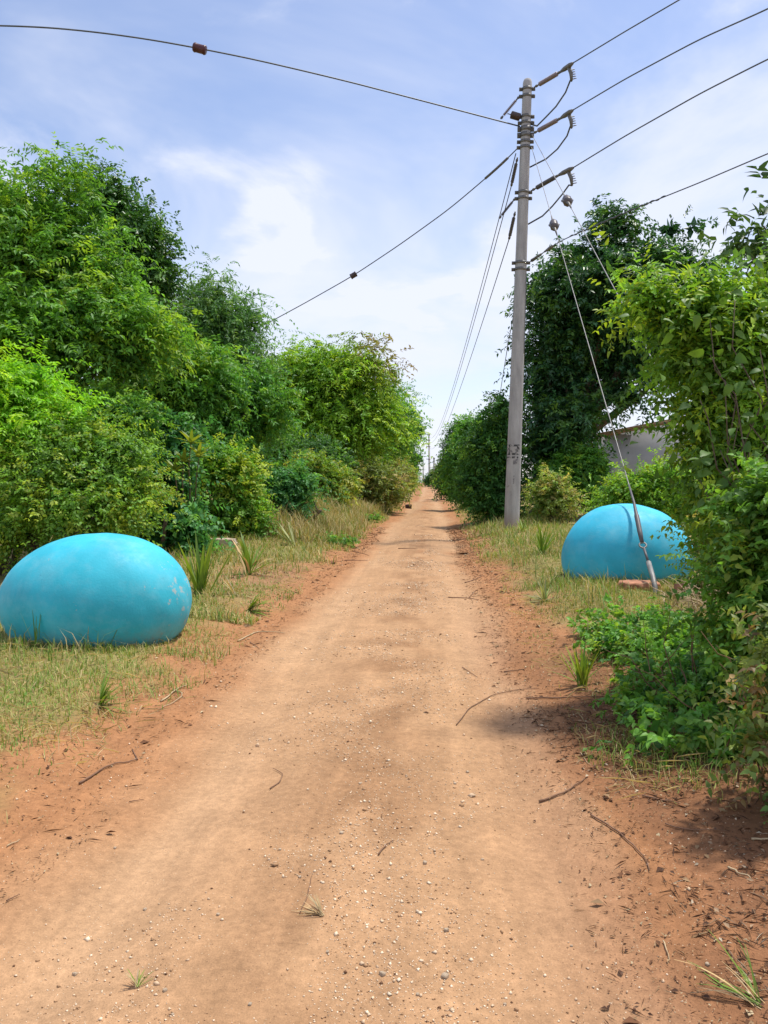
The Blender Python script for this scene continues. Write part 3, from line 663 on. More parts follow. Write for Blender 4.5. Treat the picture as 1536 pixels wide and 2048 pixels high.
for i, (px, py, Yy, lb) in enumerate(lowl):
    c = G(px, py); k = 0.13 if i == 4 else 0.42
    bl = [(c[0], c[1], c[2] + 0.05 * k / .42, k, k, 0.10 * k / .42)]
    if i != 4:
        bl += [(c[0] + 0.35, c[1] + 0.25, c[2] + 0.05, 0.34, 0.34, 0.10), (c[0] - 0.3, c[1] - 0.12, c[2] + 0.03, 0.28, 0.25, 0.06)]
    plant('weed', lb, 'plant', (c[0], c[1]), bl, 60 + i, 14 if i == 4 else (46 if i < 4 else 30), 7, 4, 0.06 if i == 4 else 0.048, 0.05 if i == 4 else 0.032,
          [(0.06, 0.165, 0.03), (0.12, 0.26, 0.04), (0.18, 0.29, 0.04)], trunk_r=0.014, limbs=14, flen=0.11, crad=0.1, droop=0.3, fill=0.05, shape=1, bottom=-0.2,
          crown_name='foliage', trunk_name='stem', stems=3)

# --- large single leaves hanging on the roadside shrubs (each one its own leaf)
def leaf_mesh(name, L, Wd, mat, seed):
    rng = np.random.default_rng(seed); t = np.array([0, 0.12, 0.35, 0.62, 0.85, 1.0]); wv = np.array([0.10, 0.42, 0.5, 0.38, 0.17, 0.0]) * Wd
    V = []
    for i in range(6):
        z = -0.25 * L * t[i] ** 2
        V += [[t[i] * L, 0, z], [t[i] * L - 0.04 * L * (i == 1), wv[i], z + 0.22 * wv[i] + rng.normal() * 0.002], [t[i] * L - 0.04 * L * (i == 1), -wv[i], z + 0.22 * wv[i] + rng.normal() * 0.002]]
    Q = []
    for i in range(5):
        a, b = 3 * i, 3 * i + 3; Q += [[a, b, b + 1, a + 1], [a, a + 2, b + 2, b]]
    return mesh(name, np.array(V), np.array(Q), mat)
M['bigleaf'] = leaf_mat('big_leaf', 0.36, 0.5, 0.35, True, (0.095, 0.205, 0.032))
M['rosette'] = leaf_mat('rosette_leaf', 0.36, 0.5, 0.35, True, (0.20, 0.28, 0.035))
BLM = [leaf_mesh('big_leaf', 0.092, 0.060, M['bigleaf'], s) for s in range(4)]
def put_leaf(me, root, p, ax, up, s, name='leaf'):
    ax = nrm(ax); sd_ = nrm(np.cross(up, ax)); n = np.cross(ax, sd_)
    o = obj(name, me, root); m4 = Matrix(((ax[0] * s, sd_[0] * s, n[0] * s, p[0] - root.location[0]), (ax[1] * s, sd_[1] * s, n[1] * s, p[1] - root.location[1]),
                                      (ax[2] * s, sd_[2] * s, n[2] * s, p[2] - root.location[2]), (0, 0, 0, 1)))
    o.matrix_local = m4; return o
rng = np.random.default_rng(77)
c0 = np.array([2.2, 4.95, float(gz(2.2, 4.95))])
creeper = thing('creeper', 'climbing creeper with big heart shaped leaves over the roadside shrub', 'creeper', c0)
sprigs = [(1480, 830, 5.0, 30), (1440, 900, 5.0, 26), (1510, 930, 4.9, 20), (1400, 960, 5.1, 18), (1500, 1010, 4.9, 18), (1450, 760, 5.0, 18), (1420, 710, 5.1, 14), (1400, 800, 5.1, 14), (1500, 1120, 4.7, 16), (1520, 700, 4.9, 16), (1420, 640, 5.1, 14), (1470, 600, 5.1, 12), (1470, 1240, 4.6, 14)]
st = MB(); prev = c0.copy()
for (px, py, Yy, nl) in sprigs:
    c = P(px, py, Yy)
    st.tube(limb_path(rng, c0 + np.array([0, 0, 0.0]), c, 8, 0.25, 0.05), np.linspace(0.009, 0.003, 8), 5)
    for k in range(nl):
        p = c + rng.normal(size=3) * np.array([0.19, 0.13, 0.15])
        ax = np.array([rng.normal() * 0.9 - 0.2, -0.4 + rng.normal() * 0.6, -0.25 + rng.normal() * 0.45])
        put_leaf(BLM[k % 4], creeper, p, ax, nrm(np.array([0.2, -0.5, 1.0]) + rng.normal(size=3) * 0.55), rng.uniform(0.45, 1.05))
st.build('stem', M['bark'], creeper)
# rosette plant left
c0 = np.array([*at(372, 14.8), 0]); c0[2] = float(gz(c0[0], c0[1]))
ros = thing('rosette_plant', 'tall stemmed plant with yellowish star shaped leaf rosettes left of the rounded bush', 'plant', c0)
RM_ = [leaf_mesh('rosette_leaf', 0.36, 0.085, M['rosette'], s) for s in range(2)]; st = MB()
for (px, py) in ((382, 888), (368, 925), (350, 945), (398, 915)):
    c = P(px, py, 13.6); st.tube(limb_path(rng, c0, c, 6, 0.1), np.linspace(0.02, 0.008, 6), 6)
    for k in range(11):
        a = k * 2.4; e = 0.15 + 0.55 * (k / 11)
        put_leaf(RM_[k % 2], ros, c + np.array([0, 0, 0.03 * (k / 11)]), np.array([math.cos(a) * (1 - e), math.sin(a) * (1 - e), e + 0.05]), np.array([0, 0, 1.0]) + rng.normal(size=3) * 0.05, rng.uniform(0.7, 1.0))
st.build('stem', M['bark'], ros)

# ------------------------------------------------------------------ the two big painted eggs
def egg(name, label, c, a, r, rz, k, tilt, mat, yaw=0.0):
    nu, nv = 72, 44; V = []
    for i in range(nu + 1):
        th = math.pi * i / nu; t = -math.cos(th)
        rr = math.sin(th) * (1 + k * t)
        for j in range(nv):
            ph = 2 * math.pi * j / nv
            V.append([a * t, r * rr * math.cos(ph), rz * rr * math.sin(ph)])
    V = np.array(V)
    V = V * (1 + 0.040 * (fbm(V[:, 0] * 2.2 + 3 + a, V[:, 1] * 2.2 + V[:, 2] * 1.7, 91) - 0.5) + 0.012 * (fbm(V[:, 0] * 7 + 3, V[:, 1] * 7 + V[:, 2] * 6, 93) - 0.5))[:, None]
    ct, stt = math.cos(tilt), math.sin(tilt)
    V = np.stack([V[:, 0] * ct - V[:, 2] * stt, V[:, 1], V[:, 0] * stt + V[:, 2] * ct], 1)
    V = np.stack([V[:, 0] * math.cos(yaw) - V[:, 1] * math.sin(yaw), V[:, 0] * math.sin(yaw) + V[:, 1] * math.cos(yaw), V[:, 2]], 1)
    i = np.arange((nu + 1) * nv).reshape(nu + 1, nv); j = np.roll(i, -1, 1)
    F = np.stack([i[:-1], i[1:], j[1:], j[:-1]], -1).reshape(-1, 4)
    return tag(obj(name, mesh(name, V, F, mat, None, True), None, c), label, 'egg')
EGG_L = P(192, 1203, 7.0); EGG_R = P(1255, 1117, 11.4)
egg('concrete_egg', 'turquoise painted concrete egg with scuffed right end, half sunk left of the road', EGG_L, 0.865, 0.66, 0.63, 0.05, 0.02, egg_mat('paint_turquoise', (0.026, 0.46, 0.60), 1.7, 0.68))
egg('concrete_egg', 'blue painted concrete egg behind the guy wire anchor, right of the road', EGG_R, 0.925, 0.72, 0.785, -0.04, -0.03, egg_mat('paint_blue', (0.024, 0.45, 0.65), 5.1, 1.6), 0.05)

# ------------------------------------------------------------------ house
Yh = 34.0
h0 = P(1217, 960, Yh); h1 = P(1500, 960, Yh); hz0 = float(gz(h0[0], Yh)) - 0.1
zl = P(1217, 868, Yh)[2]; zr = P(1500, 812, Yh)[2]
hb = thing('house', 'grey rendered house with sloping sheet roof behind the right hand trees', 'house', (h0[0], Yh, hz0))
def prism(front, depth):
    f = np.array(front); n = len(f); V = np.concatenate([np.stack([f[:, 0], np.full(n, Yh), f[:, 1]], 1), np.stack([f[:, 0], np.full(n, Yh + depth), f[:, 1]], 1)])
    m = MB(); Q = [[0, 1, 2, 3], [7, 6, 5, 4]] + [[i, i + 4, (i + 1) % 4 + 4, (i + 1) % 4] for i in range(4)]
    return m.add(V, Q)
prism([(h0[0], hz0), (h1[0], hz0), (h1[0], zr), (h0[0], zl)], 5.0).build('wall', M['wall'], hb)
slope = (zr - zl) / (h1[0] - h0[0]); x0, x1 = h0[0] - 0.42, h1[0] + 0.5
nx = 60; xs = np.linspace(Yh - 0.35, Yh + 5.4, 121); rip = 0.022 * np.cos(np.arange(121) * math.pi)
V = []
for i, yy in enumerate(xs):
    for xx in (x0, x1): V.append([xx, yy, zl + slope * (xx - h0[0]) + 0.10 + rip[i]])
V = np.array(V); i = np.arange(242).reshape(121, 2)
V2 = V - np.array([0, 0, 0.012]); m = MB()
top = np.stack([i[:-1, 0], i[:-1, 1], i[1:, 1], i[1:, 0]], -1)
m.add(np.concatenate([V, V2]), np.concatenate([top, top[:, ::-1] + 242, [[0, 242, 243, 1], [240, 241, 483, 482]], np.stack([i[:-1, 0], i[1:, 0], i[1:, 0] + 242, i[:-1, 0] + 242], -1)]))
rf = m.build('roof', M['roof'], hb)
m = MB(); ang = math.atan(slope); R = [[math.cos(ang), 0, -math.sin(ang)], [0, 1, 0], [math.sin(ang), 0, math.cos(ang)]]
xm = (x0 + x1) / 2
m.box((xm, Yh - 0.30, zl + slope * (xm - h0[0]) - 0.0), ((x1 - x0) / math.cos(ang), 0.03, 0.15), R)
m.build('fascia', M['timber'], hb)


# ------------------------------------------------------------------ concrete power pole
YP = 22.0
pb = P(1023, 1052, YP); pt = P(1055, 162, YP); pb[2] = float(gz(pb[0], pb[1]))
pole = thing('power_pole', 'tall leaning grey concrete power pole with bands and insulators beside the road', 'pole', pb)
ax_ = nrm(pt - pb)
def pole_at(py):
    s = (1052 - py) / (1052 - 162); return pb + (pt - pb) * s
def pole_r(py): return 0.212 + (0.122 - 0.212) * (1052 - py) / 890
pts = [pb - ax_ * 0.3] + [pole_at(p) for p in np.linspace(1052, 166, 24)] + [pt + ax_ * 0.03, pt + ax_ * 0.06]
rad = [0.214] + [pole_r(p) for p in np.linspace(1052, 166, 24)] + [0.10, 0.05]
MB().tube(pts, rad, 24).build('shaft', M['concrete'], pole, smooth=True)
def band(py, h=0.09, lug=(1, -1), name='clamp_band'):
    r = pole_r(py) + 0.012; c = pole_at(py); m = MB()
    m.tube([c - ax_ * h / 2, c - ax_ * h / 2 * 0.98, c + ax_ * h / 2 * 0.98, c + ax_ * h / 2], [r - 0.02, r, r, r - 0.02], 20)
    for s in lug:
        m.box(c + np.array([s * (r + 0.035), 0, 0]), (0.09, 0.05, h * 1.1))
        m.tube([c + np.array([s * (r + 0.05), -0.08, 0]), c + np.array([s * (r + 0.05), 0.08, 0])], 0.018, 6)
    m.build(name, M['steel'], pole)
for py in (178, 192, 232, 244, 256, 268, 281, 292, 380, 392, 519, 532): band(py, 0.075 if py not in (256, 268) else 0.12)
def ins(a, b, n, r, core, mat, sheds=True):
    """ribbed strain insulator from a to b"""
    a, b = np.array(a), np.array(b); d = b - a; m = MB()
    e0, e1 = 0.2, 0.86
    m.tube([a, a + d * e0], 0.02, 6); m.tube([a + d * e0 * 0.35, a + d * e0 * 0.6], 0.035, 7); m.tube([a + d * e1, b], 0.02, 6); m.tube([a + d * 0.9, a + d * 0.97], 0.035, 7)
    root_ = m.build('insulator', M['steel'], pole)
    s = MB(); pts = []; rr = []
    for i in range(n):
        t0 = e0 + (e1 - e0) * i / n; t1 = e0 + (e1 - e0) * (i + 0.45) / n; t2 = e0 + (e1 - e0) * (i + 0.6) / n
        pts += [a + d * t0, a + d * t1, a + d * t2]; rr += [core, core, r]
    s.tube(pts, rr, 12); s.build('sheds', mat, root_); return root_
YC = 20.7
cl = []
for (pa, pc, py_p, mt) in (((1068, 175), (1122, 143), 178, 'poly'), ((1068, 268), (1122, 236), 268, 'poly'), ((1062, 379), (1118, 350), 380, 'polydark')):
    a = pole_at(py_p) + np.array([pole_r(py_p) + 0.06, -0.03, 0.03]); b = P(pc[0], pc[1], YC + 0.15)
    ins(a, b, 13, 0.062, 0.028, M[mt]); cl.append(b)
for (py_p, tip, mt) in ((192, (1001, 238), 'poly'), (392, (998, 437), 'polydark')):
    a = pole_at(py_p) + np.array([-pole_r(py_p) - 0.06, 0, 0.03]); ins(a, P(tip[0], tip[1], YP + 0.25), 13, 0.05, 0.025, M[mt])
for (y0, y1) in ((308, 345), (415, 455)):
    a = pole_at(y0) + np.array([-pole_r(y0) - 0.05, 0.1, 0]); b = pole_at(y1) + np.array([-pole_r(y1) - 0.10, 1.1, 0.1]); ins(a, b, 12, 0.05, 0.03, M['polydark'])
# spool insulator beside the pole
a = P(1021, 229, YP); b = P(1041, 235, YP)
m = MB(); d = b - a; m.tube([a - d * .3, a - d * 0.28, a, a + d * .04, a + d * .1, b - d * .1, b - d * .04, b, b + d * 0.6], [0.03, 0.012, 0.012, 0.09, 0.10, 0.10, 0.09, 0.012, 0.012], 14)
m.build('spool_insulator', M['spool'], pole, smooth=False)
# dead end clamps with their row of bolts, and jumper loops
ends = [(1146, 126), (1146, 220), (1147, 335)]
wire_starts = []
for i, b in enumerate(cl):
    e = P(ends[i][0], ends[i][1], YC - 0.25); d = e - b; m = MB()
    m.tube([b, b + d * 0.3, b + d * 0.75, e], [0.035, 0.06, 0.06, 0.03], 8)
    dn = P(ends[i][0] - 3, ends[i][1] + 36, YC - 0.1); mid = b + d * 0.62
    m.tube([mid, (mid + dn) / 2 + np.array([0.03, 0, 0]), dn], [0.05, 0.05, 0.03], 8)
    cl_o = m.build('dead_end_clamp', M['steel'], pole)
    m = MB()
    for k in range(5):
        q = mid + (dn - mid) * (0.3 + 0.15 * k); m.tube([q, q + np.array([0.13, 0.0, 0.03])], 0.012, 6)
    m.build('bolt', M['steel'], cl_o)
    wire_starts.append(e)
    jy = (246, 330, 442)[i]; tgt = pole_at(jy) + np.array([pole_r(jy) + 0.01, 0.02, 0])
    pxs = ([(1141, 160), (1131, 185), (1112, 213), (1092, 234), (1074, 252)], [(1141, 252), (1134, 272), (1115, 298), (1092, 318)], [(1138, 370), (1125, 388), (1105, 412), (1085, 432)])[i]
    pp = [dn] + [P(q[0], q[1], YC + (YP - YC) * (k + 1) / (len(pxs) + 1)) for k, q in enumerate(pxs)] + [tgt]
    pp = np.array(pp); MB().tube(pp, 0.022, 6).build('jumper_cable', M['wire'], pole)
# earthing lead on the shaft and painted marks (illegible dark stencil blocks)
m = MB(); ths = []
m.tube([pole_at(p) + np.array([pole_r(p) * 0.86 + 0.012, -pole_r(p) * 0.55, 0]) for p in np.linspace(540, 700, 14)], 0.010, 5)
m.build('earth_lead', M['wire'], pole)
def stencil(py0, py1, a0, a1, name='stencil_mark'):
    V = []; n = 14
    for pyv in (py0, py1):
        for k in range(n + 1):
            th = a0 + (a1 - a0) * k / n; c = pole_at(pyv); r = pole_r(pyv) + 0.0025
            V.append(c + np.array([math.cos(th) * r, math.sin(th) * r, 0]))
    Q = [[k, k + 1, n + 2 + k, n + 1 + k] for k in range(n)]
    return MB().add(V, Q)
def stencil_mat(name, seed, thr, col):
    m, Nn, L, b = newmat(name); tcx = Nn.new('ShaderNodeTexCoord'); mp = Nn.new('ShaderNodeMapping'); mp.inputs['Location'].default_value = (seed, seed, seed); L.new(tcx.outputs['Object'], mp.inputs[0])
    n = noise_node(Nn, L, 11, 4, 0.6, mp.outputs[0]); c = mixc(Nn, L, mrange(Nn, L, n.outputs[0], thr - 0.05, thr + 0.05), col, (0.38, 0.36, 0.345)); L.new(c, b.inputs['Base Color']); b.inputs['Roughness'].default_value = 0.85; return m
D2 = math.radians
sm1 = stencil_mat('stencil_black', 2.3, 0.52, (0.05, 0.048, 0.05)); sm2 = stencil_mat('stencil_faded', 7.7, 0.50, (0.17, 0.16, 0.165)); sm3 = stencil_mat('stencil_worn', 4.1, 0.42, (0.25, 0.235, 0.23))
for (y0, y1, a0, a1, mm) in ((903, 898, 190, 305, sm1), (897, 884, 285, 308, sm1), (903, 884, 193, 225, sm1), (886, 882, 192, 308, sm1), (898, 886, 228, 284, sm2), (910, 906, 190, 300, sm1), (922, 911, 193, 215, sm2), (922, 911, 258, 302, sm2), (961, 944, 262, 272, sm2), (975, 962, 205, 255, sm3)):
    stencil(y0, y1, D2(a0), D2(a1)).build('stencil_mark', mm, pole)

# ------------------------------------------------------------------ wires
def wire(name, label, pts, r=0.0145, cat='wire', n=40, sag=0.0, mat='wire', group=None):
    pts = np.array(pts, float); seg = np.concatenate([[0], np.cumsum(np.linalg.norm(np.diff(pts, axis=0), axis=1))]); t = np.linspace(0, seg[-1], n)
    # smooth (Catmull like) resampling
    q = np.stack([np.interp(t, seg, pts[:, k]) for k in range(3)], 1)
    for _ in range(6):
        q[1:-1] = (q[:-2] + 2 * q[1:-1] + q[2:]) / 4
    u_ = np.linspace(0, 1, n); q[:, 2] -= sag * 4 * u_ * (1 - u_)
    root = thing(name, label, cat, q[0], group)
    MB().tube(q, r, 6).build('cable', M[mat], root)
    return root, q
# to the right, over the shoulder of the photographer
wire('overhead_wire', 'topmost overhead wire running off the upper right from the pole', [wire_starts[0], P(1250, 63, 19.4), P(1358, 0, 18.3), P(1480, -70, 17.0)])
wire('overhead_wire', 'second overhead wire from the top, right of the pole', [wire_starts[1], P(1250, 158, 19.0), P(1400, 78, 17.1), P(1536, 18, 15.4), P(1650, -40, 14.2)])
wire('overhead_wire', 'third overhead wire from the top, right of the pole', [wire_starts[2], P(1250, 272, 18.9), P(1400, 187, 17.0), P(1536, 118, 15.3), P(1650, 66, 14.2)])
a = pole_at(519) + np.array([pole_r(519) + 0.05, -0.02, 0])
w4, q4 = wire('overhead_wire', 'lowest overhead wire right of the pole with twisted grip above the dark tree', [a, P(1120, 482, 20.6), P(1250, 425, 18.6), P(1400, 365, 16.6), P(1536, 307, 14.9), P(1650, 262, 13.7)], r=0.012, n=60)
gp = q4[12:34]; t = np.linspace(0, 1, 160); idx = t * (len(gp) - 1); gi = np.stack([np.interp(idx, np.arange(len(gp)), gp[:, k]) for k in range(3)], 1)
hel = gi + np.stack([0 * t, np.cos(t * 60), np.sin(t * 60)], 1) * 0.020
MB().tube(hel, 0.011, 5).build('preformed_grip', M['wire'], w4)
m = MB(); m.tube([q4[1], q4[3], q4[4]], [0.045, 0.03, 0.03], 7); m.tube([q4[5], q4[7], q4[8]], [0.02, 0.05, 0.015], 7); m.build('shackle', M['steel'], w4)
# aerial stay to the left with its spool
a = pole_at(250) + np.array([-pole_r(250) - 0.03, 0, 0])
w5, q5 = wire('stay_wire', 'aerial stay wire crossing the sky to the upper left corner, carrying a dark spool', [a, P(900, 216, 21.4), P(800, 190, 21), P(700, 164, 20.6), P(600, 140, 20.2), P(500, 117, 19.8), P(400, 97, 19.4), P(300, 79, 19), P(200, 65, 18.6), P(100, 55, 18.2), P(0, 51, 17.8), P(-120, 50, 17.4)], r=0.018, n=70)
def spool(px0, px1, Yd, root, r, mats):
    a = P(*px0, Yd); b = P(*px1, Yd); d = b - a
    MB().tube([a, a + d * .02, a + d * .12, a + d * 0.2, b - d * .2, b - d * .12, b - d * .02, b], [0.02, r * .85, r, r * .9, r * .9, r, r * .85, 0.02], 14).build('spool_insulator', M[mats], root)
spool((387, 94), (412, 101), 19.4, w5, 0.115, 'spoolred')
a = pole_at(290) + np.array([-pole_r(290) - 0.03, 0, 0])
w6, q6 = wire('stay_wire', 'lower stay wire sloping down behind the left trees, with small dark spool', [a, P(1000, 332, 22.6), P(900, 417, 23.8), P(800, 489, 25.0), P(707, 551, 26.2), P(610, 606, 27.4), P(525, 652, 28.4), P(440, 690, 29.4)], r=0.0155, n=60)
spool((701, 554), (713, 547), 26.2, w6, 0.095, 'spool')
m = MB(); m.tube(q6[2:7], 0.035, 6); m.build('guy_grip', M['steel'], w6)
# along the road to the next pole
YF = 150.0
def far(label, a, pxy, sag, r=0.014):
    wire('overhead_wire', label, [a, P(pxy[0], pxy[1], YF)], r=r, n=90, sag=sag)
far('leftmost of the overhead wires running along the road to the far pole', pole_at(300) + np.array([-pole_r(300) - 0.10, 0.1, 0]), (858, 874), 2.6)
far('middle one of the overhead wires running along the road to the far pole', pole_at(345) + np.array([-pole_r(345) - 0.10, 1.1, 0.1]), (859, 884), 2.3)
far('rightmost of the three overhead wires running along the road to the far pole', pole_at(455) + np.array([-pole_r(455) - 0.10, 1.1, 0.1]), (860, 897), 1.9)
wire('service_wire', 'thin wire leaving the middle of the concrete pole and dropping behind the small tree', [pole_at(525) + np.array([-pole_r(525) * 0.3, pole_r(525) + 0.02, 0]), P(1029, 620, 25), P(1014, 700, 28), P(1000, 788, 33), P(990, 860, 38)], r=0.012)
# guys
anchor = G(1316, 1190)
def guy(label, a, wp, n_ins, foot, r):
    root, q = wire('guy_wire', label, [a] + wp + [foot], r=r, cat='wire', n=50, mat='galv')
    return root, q
a1 = pole_at(268) + np.array([pole_r(268) + 0.03, -0.05, 0])
a2 = pole_at(292) + np.array([pole_r(292) + 0.03, -0.05, 0])
tb_top = P(1268, 1005, anchor[1] + 1.35)
g2, q2 = wire('guy_wire', 'guy wire in front of the right egg, ending in a dark turnbuckle and pale rod', [a2, tb_top], r=0.0085, n=40, mat='galv')
d = nrm(anchor - tb_top); e1 = P(1284, 1085, anchor[1] + 0.85); e2 = P(1297, 1125, anchor[1] + 0.62)
m = MB(); m.tube([q2[-2], tb_top, tb_top + (e1 - tb_top) * .3, tb_top + (e1 - tb_top) * .35, tb_top + (e1 - tb_top) * .75, e1], [0.012, 0.018, 0.026, 0.034, 0.034, 0.026], 8); m.build('turnbuckle', M['polydark'], g2)
aa = np.linspace(0, 2 * math.pi, 15); u1 = nrm(e2 - e1); u2 = nrm(np.cross(u1, [0, 1, 0])); cc = e1 + u1 * 0.045
MB().tube([cc + 0.045 * (math.cos(t) * u1 + math.sin(t) * u2) for t in aa], 0.011, 6, False).build('thimble_ring', M['galv'], g2)
MB().tube([e1 + u1 * 0.09, e2], 0.018, 6).build('rod_eye', M['polydark'], g2)
MB().tube([e2, e2 * .5 + anchor * .5, anchor - np.array([0, 0, 0.08])], 0.034, 10).build('anchor_rod', M['galv'], g2)
s2 = P(1108, 450, 0.5 * 1); 
def on_line(q, py):
    # parameter of wire where it crosses a pixel row
    best = None
    for k in range(len(q)):
        c = RM.T @ (q[k] - CAMP); yy = 1024 - FPX * c[1] / -c[2] * 1.0
        yy = 1024 - (c[1] / -c[2]) * FPX
        if best is None or abs(yy - py) < best[0]: best = (abs(yy - py), k)
    return best[1]
def guy_ins(q, py, root):
    k = on_line(q, py); c = q[k]; d = nrm(q[k + 1] - q[k]); s = nrm(np.cross(d, [0, 1, 0]))
    m = MB(); m.tube([c - d * 0.17, c - d * 0.14, c - d * 0.05, c + d * 0.02, c + d * 0.1, c + d * 0.15], [0.045, 0.085, 0.10, 0.085, 0.10, 0.045], 8); io = m.build('guy_insulator', M['porc'], root)
    m = MB(); m.tube([c - d * 0.5, c - d * 0.2, c + s * 0.1, c + d * 0.14], [0.014, 0.028, 0.028, 0.02], 6); m.tube([c + d * 0.55, c + d * 0.2, c - s * 0.1, c - d * 0.14], [0.014, 0.028, 0.028, 0.02], 6); m.build('grip', M['steel'], io)
guy_ins(q2, 450, g2)
ft = np.array([3.6, 8.6, float(gz(3.6, 8.6))])
fe = P(1290, 692, 10.6); fd = nrm(fe - a1)
g1, q1 = wire('guy_wire', 'second guy wire disappearing behind the roadside shrub on the right', [a1, fe, fe + fd * (fe[2] - 0.0) / max(0.1, -fd[2])], r=0.0085, n=60, mat='galv')
guy_ins(q1, 405, g1)

# far poles
def far_pole(label, px, top, bot, Yd, r, bars):
    b_ = P(px, bot, Yd); b_[2] = float(gz(b_[0], b_[1])); t_ = P(px - 1, top, Yd)
    root = thing('power_pole', label, 'pole', b_)
    MB().tube([b_ - np.array([0, 0, .3]), b_, t_], [r * 1.3, r * 1.3, r * 0.8], 8).build('shaft', M['concrete'], root)
    for q in bars:
        c = t_ + (b_ - t_) * q
        MB().tube([c, c + np.array([-0.55, 0, 0.05])], 0.07, 6).build('insulator', M['steel'], root)
        MB().box(c, (r * 2.6, r * 2.6, 0.15)).build('clamp_band', M['steel'], root)
far_pole('far power pole standing over the road crest', 859, 866, 968, YF, 0.16, (0.03, 0.14, 0.27, 0.52))
far_pole('more distant thin power pole just left of the far pole', 847, 921, 967, 300, 0.22, (0.05, 0.2, 0.4))
far_pole('most distant tiny power pole at the road horizon', 840, 946, 966, 520, 0.26, (0.1,))
b_ = P(867.5, 950, 112); b_[2] = float(gz(b_[0], b_[1])); t_ = P(868, 917, 112)
fp = thing('post', 'short pale post beside the far pole', 'post', b_)
MB().tube([b_ - np.array([0, 0, .2]), t_], [0.11, 0.10], 8).build('shaft', M['galv'], fp); MB().box(t_ + np.array([0, 0, .06]), (.3, .3, .12)).build('cap', M['galv'], fp)

# ------------------------------------------------------------------ log, stones, brick
rng = np.random.default_rng(5)
def rough_block(name, label, cat, c, size, mat, yaw=0.0, seed=0, sub=7, rnd_=0.12):
    r = np.random.default_rng(seed); V = []; n = sub; idx = {}
    F = []
    def vid(p):
        k = tuple(np.round(p, 4))
        if k not in idx: idx[k] = len(V); V.append(p)
        return idx[k]
    g = np.linspace(-1, 1, n)
    for axs in range(3):
        for s in (-1, 1):
            for i in range(n - 1):
                for j in range(n - 1):
                    q = []
                    for (a, b) in ((i, j), (i + 1, j), (i + 1, j + 1), (i, j + 1)):
                        p = np.zeros(3); p[axs] = s; p[(axs + 1) % 3] = g[a]; p[(axs + 2) % 3] = g[b]; q.append(vid(p))
                    F.append(q if s > 0 else q[::-1])
    V = np.array(V); sph = nrm(V); V = V * 0.72 + sph * 0.28 * 1.25
    V = V + r.normal(size=V.shape) * rnd_ * 0.35 + (fbm(V[:, 0] * 2 + seed, V[:, 1] * 2 + V[:, 2], seed) - 0.5)[:, None] * rnd_ * 2 * sph
    V = V * np.array(size) / 2; cy, sy = math.cos(yaw), math.sin(yaw)
    V = np.stack([V[:, 0] * cy - V[:, 1] * sy, V[:, 0] * sy + V[:, 1] * cy, V[:, 2]], 1)
    return tag(obj(name, mesh(name, V, np.array(F), mat), None, np.asarray(c)), label, cat)
c = G(436, 1094); rough_block('log', 'weathered pale log lying below the rounded yellow green bush', 'log', c + np.array([0, 0.1, 0.06]), (0.66, 0.26, 0.20), M['log'], 0.05, 3, 9, 0.13)
c = G(1282, 1180); rough_block('stone', 'flat reddish stone at the foot of the pale guy rod', 'stone', c + np.array([0, 0.12, 0.03]), (0.46, 0.36, 0.13), M['stonered'], 0.1, 4, 8, 0.12)
c = G(1368, 1192); rough_block('brick', 'broken red brick half hidden right of the guy rod', 'brick', c + np.array([0, 0.05, 0.06]), (0.16, 0.14, 0.16), M['stonered'], 0.5, 6, 5, 0.06)
c = G(817, 1017); rough_block('stone', 'small dark rock at the left edge of the road far ahead', 'stone', c + np.array([0, 0, 0.10]), (0.32, 0.3, 0.26), simple('dark_rock', (0.06, 0.035, 0.03), 0.9), 0.4, 9, 5, 0.2)

# loose stones that can be told apart on the road
STM = []
for s in range(5):
    o = rough_block('pebble', 'loose stone lying on the sandy road near the camera', 'stone', (0, 0, 0), (1, 0.85, 0.7), M['stone'], 0, 20 + s, 4, 0.22)
    STM.append(o.data); bpy.data.objects.remove(o)
for i, (px, py, s) in enumerate([(683, 1667, 11), (850, 1727, 13), (893, 1862, 14), (910, 1568, 9), (935, 1545, 9), (765, 1950, 16), (330, 1982, 11), (720, 1568, 8), (890, 1955, 20), (1143, 1893, 8), (655, 1905, 9), (436, 1830, 9), (230, 1697, 8), (965, 1720, 8), (600, 1755, 9),
                                 (540, 1480, 9), (690, 1405, 9), (1300, 1790, 8), (1415, 1930, 11), (345, 2030, 8), (150, 1950, 12), (290, 1820, 9), (835, 1990, 9), (500, 2010, 11), (1010, 2010, 9), (690, 1297, 8), (560, 1700, 8), (1120, 1765, 8)]):
    c = G(px, py); dist = np.linalg.norm(c - CAMP); k = s / FPX * dist * 0.58
    o = obj('pebble', STM[i % 5], None, c + np.array([0, 0, k * 0.22])); o.scale = (k, k, k); o.rotation_euler = (0.2, 0.1, i * 1.7)
    tag(o, 'loose pale stone, one of many lying on the sandy road', 'stone', 'loose pale stones on the sandy road')

